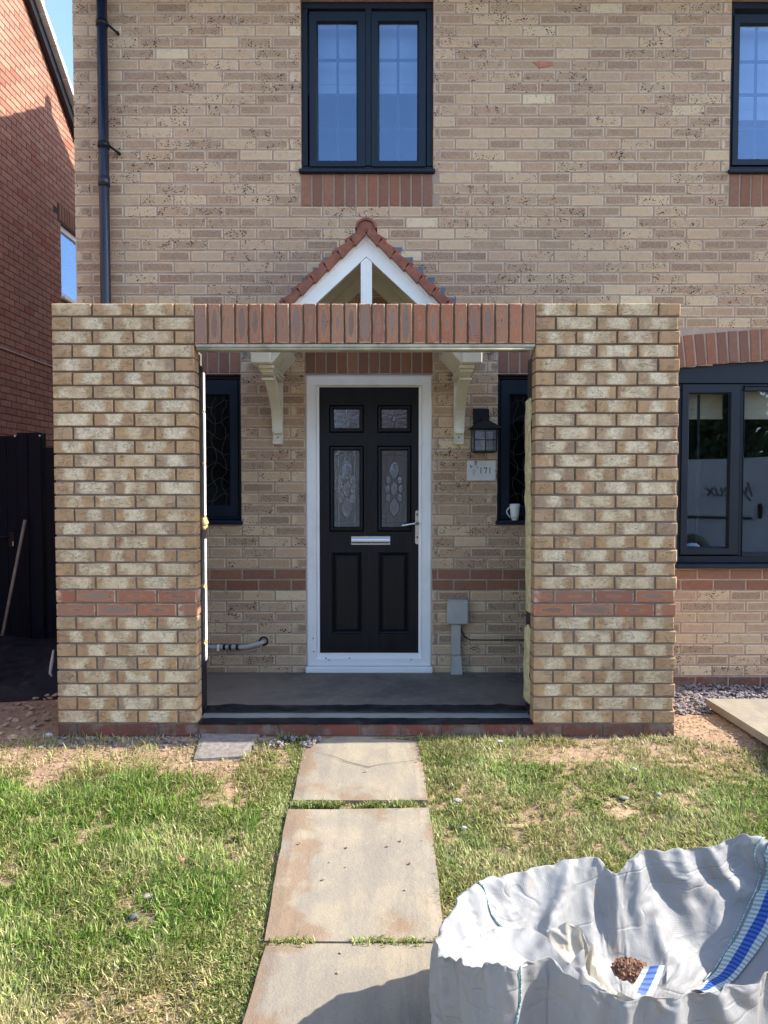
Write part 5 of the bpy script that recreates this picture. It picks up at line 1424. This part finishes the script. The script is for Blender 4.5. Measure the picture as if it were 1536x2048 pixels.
# ------------------------------------------------------------------ grass
def cross(o, a, b): return (a[0]-o[0])*(b[1]-o[1])-(a[1]-o[1])*(b[0]-o[0])
polys = [[(c.x, c.y) for c in s_] for s_ in slabs]
pav = [(G(x, y).x, G(x, y).y) for x, y in ((404, 1474), (527, 1467), (486, 1519), (388, 1524))]
def inside(poly, x, y, shrink=.010):
    s_ = [cross(poly[i], poly[(i+1) % 4], (x, y))/math.hypot(poly[(i+1) % 4][0]-poly[i][0], poly[(i+1) % 4][1]-poly[i][1]) for i in range(4)]
    return all(v > shrink for v in s_) or all(v < -shrink for v in s_)
def blades(name, N, x0, x1, y0, y1, hs, seed, fixed=None, wid=.0022):
    rs = np.random.RandomState(seed); rng = random.Random(seed)
    cell = {}
    X = []; 
    c = .03
    for ix in range(int(x0/c)-1, int(x1/c)+2):
        for iy in range(int(y0/c)-1, int(y1/c)+2):
            x, y = ix*c, iy*c
            cell[(ix, iy)] = (*lawn(x, y), gz(x, y)) if grass_zone(x, y) else None
    pts = rs.rand(N, 2)*[x1-x0, y1-y0]+[x0, y0]; ac = rs.rand(N)
    out = []
    for (x, y), a in zip(pts.tolist(), ac.tolist()):
        ce = cell.get((round(x/c), round(y/c)))
        if ce is None: continue
        jn = on_path(x, y) and -.56 < x < .18
        if jn: ce = (.9 if noise.noise(Vector((x*7, y*3, 4))) > -.15 else .15, .55, .030, ce[3])
        if a > ce[0]: continue
        if ((x-.68)/.50)**2+((y+3.15)/.44)**2 < 1: continue
        xc_, yc_, zc_ = proj((x, y, ce[3]))
        if xc_ < -120 or xc_ > 1660 or yc_ > 2200: continue
        if any(inside(p, x, y) for p in polys) or inside(pav, x, y): continue
        out.append((x, y, ce[3], ce[1], ce[2]))
    for (qa, qb, N2) in (fixed or []):
        for _ in range(N2):
            t = rng.random(); w2 = rng.gauss(0, .010); c = qa.lerp(qb, t)
            if noise.noise(Vector((c.x*9, c.y*2, 4))) < -.22+abs(w2)*8: continue
            out.append((c.x, c.y+w2, c.z+.006, .62, .036))
    A = np.array(out); n = len(A); 
    h = A[:, 4]*rs.uniform(.45, 1.35, n)*hs; 
    ph = rs.uniform(0, 2*np.pi, n); comb = np.array([noise.noise(Vector((x*2.6, y*2.6, 30)))*5.0 for x, y in A[:, :2]]); ph = np.where(rs.rand(n) < .5, comb+rs.normal(0, .5, n), ph)
    lean = np.clip(rs.normal(.95, .42, n), .1, 1.5)
    dx, dy = np.cos(ph), np.sin(ph); wv = rs.uniform(.6, 1.5, n)*wid
    px_, py_ = -dy, dx
    base = A[:, :3]-[0, 0, .004]; P0 = base
    l1, l2 = lean*.55, lean*1.15
    m = P0+np.stack([dx*np.sin(l1)*h*.5, dy*np.sin(l1)*h*.5, np.cos(l1)*h*.5], 1)
    t = m+np.stack([dx*np.sin(l2)*h*.55, dy*np.sin(l2)*h*.55, np.maximum(np.cos(l2), -.15)*h*.55], 1)
    sd_ = np.stack([px_*wv, py_*wv, rs.uniform(-.3, .3, n)*wv], 1)
    V = np.stack([P0-sd_*.8, P0+sd_*.8, m+sd_, m-sd_, t], 1).reshape(-1, 3)
    me = bpy.data.meshes.new(name); me.vertices.add(5*n); me.vertices.foreach_set('co', V.ravel())
    idx = np.arange(n)[:, None]*5; quad = (idx+[0, 1, 2, 3]); tri = (idx+[3, 2, 4])
    loops = np.concatenate([quad, tri], 1).ravel(); me.loops.add(7*n); me.loops.foreach_set('vertex_index', loops.astype(np.int32))
    me.polygons.add(2*n); st = np.stack([np.arange(n)*7, np.arange(n)*7+4], 1).ravel(); me.polygons.foreach_set('loop_start', st.astype(np.int32))
    me.update(calc_edges=True)
    g = np.clip(A[:, 3]+rs.normal(0, .28, n), 0, 1); g = np.where(rs.rand(n) < .10, 0, g); r_ = rs.rand(n)
    me.attributes.new('g', 'FLOAT', 'POINT').data.foreach_set('value', np.repeat(g, 5).astype(np.float32))
    me.attributes.new('r', 'FLOAT', 'POINT').data.foreach_set('value', np.repeat(r_, 5).astype(np.float32))
    me.materials.append(M['grass']); o = bpy.data.objects.new(name, me); C.objects.link(o); return o, n
o, n1 = blades('lawn_grass', 500000, -3.0, -.02, -3.75, -1.03, .72, 11, wid=.0019, fixed=[(G(*s5(355, 578)), G(*s5(1262, 574)), 3000), (G(*s5(175, 1500)), G(*s5(1370, 1498)), 700)])
tag(o, 'long untidy green grass of the left lawn with straw coloured patches', 'grass', kind='stuff')
o, n2 = blades('lawn_grass', 350000, -.02, 2.9, -3.3, -1.03, .88, 12, wid=.0018)
tag(o, 'short patchy grass of the right lawn, half dried out', 'grass', kind='stuff')
print('blades', n1, n2)

# ------------------------------------------------------------------ bulk bag
def catmull(pts, n, closed=True):
    pts = [Vector(p) for p in pts]; m = len(pts); out = []
    for i in range(m if closed else m-1):
        if closed: a, b, c_, d_ = pts[i-1], pts[i], pts[(i+1) % m], pts[(i+2) % m]
        else: a, b, c_, d_ = pts[max(i-1, 0)], pts[i], pts[i+1], pts[min(i+2, m-1)]
        for k in range(n):
            t = k/n; out.append(.5*((2*b)+(c_-a)*t+(2*a-5*b+4*c_-d_)*t*t+(3*b-a-3*c_+d_)*t**3))
    if not closed: out.append(pts[-1])
    return out
bag = empty('bulk_bag', (.62, -3.3, gz(.62, -3.3)), 'slumped white woven builders bulk bag with blue striped lifting straps standing beside the path', 'bulk bag')
rim_px = [(872, 1888, 1.97), (900, 1822, 2.10), (958, 1762, 2.24), (1070, 1728, 2.34), (1180, 1708, 2.40), (1232, 1736, 2.38), (1278, 1702, 2.42), (1400, 1690, 2.47), (1492, 1668, 2.50),
          (1590, 1690, 2.46), (1690, 1760, 2.22), (1740, 1860, 2.0), (1690, 1935, 1.78), (1536, 1950, 1.66), (1420, 1975, 1.62), (1290, 1992, 1.60), (1180, 1968, 1.62), (1095, 1905, 1.70), (1015, 1930, 1.64), (955, 1930, 1.70), (902, 1912, 1.84)]
rimp = [P(*r_) for r_ in rim_px]
cen = Vector((.66, -3.15, 0)); gz0b = -.36
lv_out1 = []; lv_out2 = []; lv_out3 = []; lv_in1 = []; lv_in2 = []; lv_in3 = []
for p in rimp:
    d_ = Vector((p.x-cen.x, p.y-cen.y, 0)); u_ = d_.normalized(); g_ = base_z(p.y)
    lv_out1.append(p+u_*.002+Vector((0, 0, -.05))); lv_out2.append(Vector((p.x, p.y, 0))-u_*.005+Vector((0, 0, g_+(p.z-g_)*.5))); lv_out3.append(Vector((p.x, p.y, 0))-u_*.06+Vector((0, 0, g_-.01)))
    sh = 1.0 if rimp.index(p) in (0, 1, 2, 3, 17, 18, 19, 20) else 0.0
    if sh:
        lv_in1.append(p-u_*.09+Vector((0, 0, .004))); lv_in2.append(p-u_*.20+Vector((0, 0, -.045))); lv_in3.append(Vector((p.x, p.y, 0))-d_*.70+Vector((0, 0, -.22))); continue
    lv_in1.append(p-u_*.045+Vector((0, 0, -.030))); lv_in2.append(p-u_*.10+Vector((0, 0, -.14))); lv_in3.append(Vector((p.x, p.y, 0))-d_*.66+Vector((0, 0, -.24)))
NR = 12
loops_ = [catmull(l_, NR) for l_ in (lv_out3, lv_out2, lv_out1, rimp, lv_in1, lv_in2, lv_in3)]
ncol = len(loops_[0]); rows = []
seglen = [9, 12, 9, 6, 12, 13]
for li in range(len(loops_)-1):
    for k in range(seglen[li]): rows.append((li, k/seglen[li]))
rows.append((len(loops_)-1, 0.0))
BAG_SHRINK, BAG_BEND = .13, .3
def ridged(v): return 1-abs(noise.noise(v))*2
V = []; U = []
rr = random.Random(5)
for ri, (li, t) in enumerate(rows):
    for ci in range(ncol):
        def L_(k): return loops_[max(0, min(len(loops_)-1, k))][ci]
        a, b, c_, d_ = L_(li-1), L_(li), L_(li+1), L_(li+2)
        p = .5*((2*b)+(c_-a)*t+(2*a-5*b+4*c_-d_)*t*t+(3*b-a-3*c_+d_)*t**3)
        wob = ridged(Vector((p.x*7+p.y*2, p.y*7-p.x*3, p.z*6)))**2*.016 + noise.noise(Vector(p)*14)*.006 if 1 <= li <= 5 else 0.0
        V.append(p+Vector((rr.gauss(0, .0012), rr.gauss(0, .0012), rr.gauss(0, .0012)+wob))); U.append((ci/ncol*3.6, ri/len(rows)*1.3))
nrw = len(rows)
Fc = []
for i in range(nrw-1):
    for j in range(ncol): j2 = (j+1) % ncol; Fc.append((i*ncol+j, i*ncol+j2, (i+1)*ncol+j2, (i+1)*ncol+j))
def uvmesh(name, V, Fc, UV, mat, par, smooth=True, sub=0):
    inv = wmat(par).inverted(); me = bpy.data.meshes.new(name); me.from_pydata([tuple(inv @ Vector(v)) for v in V], [], Fc); me.materials.append(mat)
    ul = me.uv_layers.new(name='UVMap'); ul.data.foreach_set('uv', [c for f in Fc for i in f for c in UV[i]])
    me.polygons.foreach_set('use_smooth', [smooth]*len(Fc)); me.update()
    o = bpy.data.objects.new(name, me); C.objects.link(o); setpar(o, par)
    if sub: m_ = o.modifiers.new('s', 'SUBSURF'); m_.levels = sub; m_.render_levels = sub
    return o
def settle(V, Fc, pins, frames, shrink, bend, quality=5):
    # the fabric buckles and slumps with the cloth solver of Blender, and the settled points are returned
    me = bpy.data.meshes.new('fabric'); me.from_pydata([tuple(v) for v in V], [], Fc); o = bpy.data.objects.new('fabric', me); C.objects.link(o)
    vg = o.vertex_groups.new(name='pin')
    for i, w_ in pins: vg.add([i], w_, 'REPLACE')
    m = o.modifiers.new('cloth', 'CLOTH'); c_ = m.settings; c_.quality = quality; c_.mass = .25
    c_.tension_stiffness = c_.compression_stiffness = 25; c_.shear_stiffness = 12; c_.bending_stiffness = bend
    c_.tension_damping = c_.compression_damping = c_.shear_damping = 15; c_.bending_damping = .5; c_.air_damping = 3
    c_.vertex_group_mass = 'pin'; c_.pin_stiffness = 1.0; c_.shrink_min = c_.shrink_max = -shrink
    m.collision_settings.use_self_collision = False; m.collision_settings.use_collision = False
    m.point_cache.frame_start = 1; m.point_cache.frame_end = frames
    hid = [x for x in C.objects if x is not o and x.type in ('MESH', 'EMPTY')]
    for x in hid: C.objects.unlink(x)                  # keep the frame steps quick
    for f in range(1, frames+1): S.frame_set(f)
    ev = o.evaluated_get(bpy.context.evaluated_depsgraph_get()); out = [Vector(v.co) for v in ev.data.vertices]
    bpy.data.objects.remove(o); S.frame_set(1)
    for x in hid: C.objects.link(x)
    return out
pins = []
for ri, (li, t) in enumerate(rows):
    for ci in range(ncol):
        w_ = 0.0
        if li == 0 and t < .35: w_ = 1-t/.35
        if ri >= nrw-3: w_ = 1.0
        if li == 3 and t < .01: w_ = .95 if ci % NR == 0 else .62
        if w_ > 0: pins.append((ri*ncol+ci, w_))
import time; t_ = time.time()
V = settle(V, Fc, pins, 26, BAG_SHRINK, BAG_BEND)
print('cloth', round(time.time()-t_, 1), 's', len(V), 'points', V[5000])
uvmesh('body', V, Fc, U, M['bag'], bag, sub=1)
# fabric floor + rubble inside
mb = MB(); inner = [V[(nrw-1)*ncol+j] for j in range(0, ncol, 6)]; cc = sum(inner, Vector())/len(inner); cc.z -= .04
mb.add(inner+[cc], [(k, (k+1) % len(inner), len(inner)) for k in range(len(inner))]); mb.build('lining_floor', M['bagc'], bag)
def reg_bag(r):
    a = r.uniform(0, 6.28); d_ = math.sqrt(r.random())*.20
    return .68+d_*math.cos(a), -3.10+d_*math.sin(a)*.7
rc_ = P(1262, 1928, 2.04)
V2 = []; F2 = []; rng = random.Random(9)
for _ in range(420):
    a = rng.uniform(0, 6.28); d_ = math.sqrt(rng.random())*.052; x, y = rc_.x+d_*math.cos(a)*.9, rc_.y+d_*math.sin(a)*.8; r_ = rng.uniform(.004, .014)
    z = rc_.z-.01-d_*.25+rng.random()*.012; b = len(V2); m = Matrix.Rotation(rng.uniform(0, 6), 3, 'Z') @ Matrix.Rotation(rng.uniform(0, 3), 3, 'X')
    for v in ((1, 0, 0), (-1, 0, 0), (0, .8, 0), (0, -.8, 0), (0, 0, .7), (0, 0, -.7), (.6, .6, .5), (-.6, .5, .4)): V2.append(m @ (Vector(v)*r_*rng.uniform(.7, 1.2))+Vector((x, y, z)))
    F2 += [tuple(b+i for i in f) for f in ((0, 6, 4), (6, 2, 4), (2, 7, 4), (7, 1, 4), (1, 3, 4), (3, 0, 4), (0, 3, 5), (3, 1, 5), (1, 2, 5), (2, 0, 5), (0, 2, 6), (2, 1, 7))]
me = bpy.data.meshes.new('rubble'); me.from_pydata([tuple(v) for v in V2], [], F2); me.materials.append(M['rubble']); o = bpy.data.objects.new('rubble', me); C.objects.link(o)
tag(o, 'reddish brown brick rubble lying inside the white bulk bag', 'rubble', kind='stuff')
def ribbon(name, A_, B_, mat, n=10, w=8, amp=.008, seed=1, sag=.0, par=bag, sub=1, fall=False):
    a = catmull(A_, n, False); b = catmull(B_, n, False); V = []; U = []; acc = 0
    for i, (p, q) in enumerate(zip(a, b)):
        if i: acc += (p-a[i-1]).length
        for k in range(w+1):
            t = k/w; v = p.lerp(q, t); nrm = Vector((noise.noise(v*9+Vector((seed, 0, 0))), noise.noise(v*9+Vector((0, seed, 0))), noise.noise(v*9+Vector((0, 0, seed)))))
            v = v+nrm*amp*math.sin(math.pi*min(1, max(0, t)))+Vector((.4, 0, 1))*(-amp*1.3*noise.voronoi(v*12)[0][0]+amp*.5)+Vector((0, 0, sag*math.sin(math.pi*t)))+Vector((0, 0, .3*amp*ridged(v*14)))
            V.append(v); U.append((t, acc*1.0))
    F_ = [(i*(w+1)+k, i*(w+1)+k+1, (i+1)*(w+1)+k+1, (i+1)*(w+1)+k) for i in range(len(a)-1) for k in range(w)]
    if fall:
        pn = [(k, 1.0) for k in range(w+1)]+[((len(a)-1)*(w+1)+k, 1.0) for k in range(w+1)]+[(i*(w+1), .8) for i in range(0, len(a), 8)]
        V = settle(V, F_, pn, 14, .09, .5)
    return uvmesh(name, V, F_, U, mat, par, sub=sub)
# cream inner flap folding over
A_ = [P(1085, 1880, 1.92), P(1110, 1848, 1.93), P(1150, 1838, 1.93), P(1185, 1870, 1.90), P(1190, 1930, 1.84), P(1215, 1985, 1.76), P(1250, 2010, 1.70)]
B_ = [P(1140, 1925, 1.86), P(1165, 1890, 1.88), P(1200, 1885, 1.90), P(1228, 1890, 1.92), P(1245, 1915, 1.90), P(1262, 1960, 1.84), P(1280, 2000, 1.74)]
ribbon('inner_flap', A_, B_, M['bagc'], amp=.006, seed=4, w=16, fall=True)
A_ = [P(960, 1868, 1.86), P(1010, 1850, 1.90), P(1080, 1862, 1.90), P(1130, 1910, 1.80), P(1180, 1960, 1.72), P(1240, 1995, 1.66)]
B_ = [P(985, 1945, 1.70), P(1030, 1925, 1.72), P(1100, 1912, 1.74), P(1140, 1945, 1.68), P(1190, 1985, 1.64), P(1240, 2015, 1.62)]
ribbon('corner_flap', A_, B_, M['bag'], amp=.006, seed=7, sag=.012, w=16, fall=True)
# seams and straps follow the settled fabric
def on_bag(ri, ci, off=.004):
    ri = max(1, min(nrw-2, ri)); k = lambda r_, c_: V[r_*ncol+c_ % ncol]
    p = k(ri, ci); nrm = (k(ri, ci+1)-k(ri, ci-1)).cross(k(ri+1, ci)-k(ri-1, ci))
    nrm = nrm.normalized() if nrm.length > 0 else Vector((0, 0, 1))
    if nrm.dot(Vector((0, -CAMD, CAMZ))-p) < 0: nrm = -nrm
    return p+nrm*off
row0 = [0]
for n_ in seglen: row0.append(row0[-1]+n_)
def seam(ra, rb, ca, cb, r_=.0026):
    n_ = abs(rb-ra); pts = [on_bag(ra+(1 if rb > ra else -1)*i, round(ca+(cb-ca)*i/n_), .003) for i in range(n_+1)]
    pts = [pts[max(0, i-1)]*.25+pts[i]*.5+pts[min(len(pts)-1, i+1)]*.25 for i in range(len(pts))]
    MB().tube(pts, r_, 6).build('stitched_seam', M['cord'], bag)
seam(row0[3]-1, row0[5]+4, 2*NR, 2*NR+1)
seam(row0[1]+3, row0[5]+2, 18*NR-3, 18*NR-6)
seam(row0[3]-2, row0[5]+9, 8*NR+4, 8*NR+5)
def strap_on(ra, rb, ca, cb, name='lifting_strap'):
    Vs = []; Us = []; acc = 0; w = cb-ca
    for i, r_ in enumerate(range(ra, rb+1)):
        for c_ in range(ca, cb+1): Vs.append(on_bag(r_, c_, .007)); Us.append(((c_-ca)/w, acc))
        if r_ < rb: acc += (on_bag(r_+1, ca)-on_bag(r_, ca)).length
    n_ = rb-ra+1; F_ = [(i*(w+1)+k, i*(w+1)+k+1, (i+1)*(w+1)+k+1, (i+1)*(w+1)+k) for i in range(n_-1) for k in range(w)]
    return uvmesh(name, Vs, F_, Us, M['strap'], bag, sub=1)
strap_on(row0[3]-3, row0[5]+11, 8*NR+6, 8*NR+13)
ribbon('strap_end', [P(1288, 1932, 1.80), P(1276, 1955, 1.78), P(1262, 1978, 1.74)], [P(1330, 1930, 1.82), P(1322, 1955, 1.79), P(1305, 1992, 1.74)], M['strap'], amp=.003, seed=3)

# ------------------------------------------------------------------ behind the camera: what the panes mirror
van = empty('parked_van', (6.6, -7.5, ROADZ), 'white panel van parked in the street behind the camera, mirrored in the lower right window', 'van')
M['vanw'] = simple('white_van_paint', (.50, .51, .54), .25, .05, 2, 0, dirt=(.35, .34, .33))
VX0, VX1, VYa, VYb, vz = 4.3, 9.2, -9.3, -7.4, ROADZ
prof = [(VX0, vz+.35), (VX0+.04, vz+1.7), (VX0+.25, vz+1.95), (VX0+3.2, vz+2.02), (VX0+3.55, vz+1.9), (VX0+4.2, vz+1.2), (VX0+4.85, vz+1.0), (VX0+4.9, vz+.4)]
MB().prism(prof, VYa, VYb, 'XZ').build('body', M['vanw'], van)
MB().prism([(VX0+2.35, vz+1.75), (VX0+2.42, vz+1.2), (VX0+3.95, vz+1.15), (VX0+3.5, vz+1.78)], VYb+.001, VYb+.012, 'XZ').build('side_window', M['glass'], van)
MB().prism([(VX0+3.62, vz+1.86), (VX0+4.19, vz+1.27), (VX0+4.2, vz+1.22), (VX0+4.23, vz+1.25), (VX0+3.66, vz+1.89)], VYa+.15, VYb-.15, 'XZ').build('windscreen', M['glass'], van)
for wx in (VX0+.95, VX0+3.95):
    for yy in (VYb, VYa):
        s_ = 1 if yy == VYb else -1
        wh = MB().lathe([(0, .012*s_), (.20, .012*s_), (.33, .012*s_), (.34, -.05*s_), (.34, -.2*s_)], (wx, yy, vz+.34), 24, 'Y').build('wheel', M['tyre'], van)
        MB().lathe([(0, .02*s_), (.19, .018*s_), (.20, .013*s_)], (wx, yy, vz+.34), 20, 'Y').build('rim', M['brushed'], wh)
MB().box(VX0+.2, VX0+2.0, VYb+.001, VYb+.03, vz+.93, vz+.97, .005).build('door_rail', M['black'], van)
MB().box(VX0+2.1, VX0+2.16, VYb+.001, VYb+.03, vz+.95, vz+1.2, .005).build('door_handle', M['black'], van)
fc = bpy.data.curves.new('t', 'FONT'); fc.body = 'lyneux'; fc.size = .36; fc.shear = .3; fc.space_character = .9; fc.extrude = .001
fo = bpy.data.objects.new('t', fc); C.objects.link(fo); bpy.context.view_layer.update()
me = bpy.data.meshes.new_from_object(fo); C.objects.unlink(fo); bpy.data.objects.remove(fo)
me.name = 'lettering'; me.transform(Matrix.Rotation(math.pi/2, 4, 'X')); me.transform(Matrix.Rotation(math.pi, 4, 'Z'))
me.transform(Matrix.Translation((VX0+2.05, VYb+.005, vz+1.32)) if True else None); me.transform(wmat(van).inverted()); me.materials.clear(); me.materials.append(simple('van_lettering', (.07, .07, .09), .5, 0, 4, 0))
o = bpy.data.objects.new('lettering', me); C.objects.link(o); setpar(o, van)
# house across the street
oh = empty('facing_house', (3, -22, ROADZ), 'red brick house across the street behind the camera, mirrored in the panes', 'house')
MB().box(-3, 12, -30, -22, ROADZ, ROADZ+4.9).build('wall', M['nred'], oh)
MB().prism([(-30.3, ROADZ+4.8), (-21.6, ROADZ+4.8), (-26, ROADZ+7.6)], -3.3, 12.3, 'YZ').build('roof', M['rooft'], oh)
for x in (-1.6, 1.6, 5.2, 8.6):
    for z in (.9, 3.2):
        f_ = ringframe(MB(), x, x+1.4, ROADZ+z, ROADZ+z+1.2, .07, -22.0+.002, -21.94).build('window', M['white'], oh)
        MB().box(x+.07, x+1.33, -21.98, -21.97, ROADZ+z+.07, ROADZ+z+1.13).build('pane', M['glass'], f_)
tf = empty('timber_fence', (6, -15, ROADZ), 'weathered timber fence across the street behind the camera', 'fence')
for q in range(40): MB().box(-4+q*.4, -4+q*.4+.38, -15.02, -15.0+.01*(q % 2), ROADZ, ROADZ+1.7, .004).build('board', M['wood'], tf)
M['leaf'] = simple('dark_foliage', (.05, .085, .025), .7, .35, 4, 0)
def bush(x, y, z, r_, label, seed):
    t = empty('tree', (x, y, z), label, 'tree', 'trees across the street'); rng = random.Random(seed)
    MB().tube([(x, y, z), (x+.1, y, z+r_), (x, y, z+r_*1.6)], [.16, .12, .05], 8).build('trunk', M['wood'], t)
    mb = MB()
    for _ in range(9000):
        v = Vector((rng.gauss(0, 1), rng.gauss(0, 1), rng.gauss(0, 1))).normalized()*r_*rng.random()**.4; v = v*(1+.35*noise.noise(v*1.2+Vector((seed, 0, 0)))); c = Vector((x, y, z+r_*1.7))+v
        a = Vector((rng.gauss(0, 1), rng.gauss(0, 1), rng.gauss(0, 1))).normalized()*.12; b = a.orthogonal().normalized()*.09
        mb.add([c-a, c+b, c+a, c-b], [(0, 1, 2, 3)])
    mb.build('crown', M['leaf'], t)
bush(9.5, -17, ROADZ, 1.9, 'dark leafy tree behind the timber fence, right of the facing house', 5)
bush(-5.5, -17.5, ROADZ, 2.2, 'dark leafy tree behind the timber fence, left of the facing house', 6)
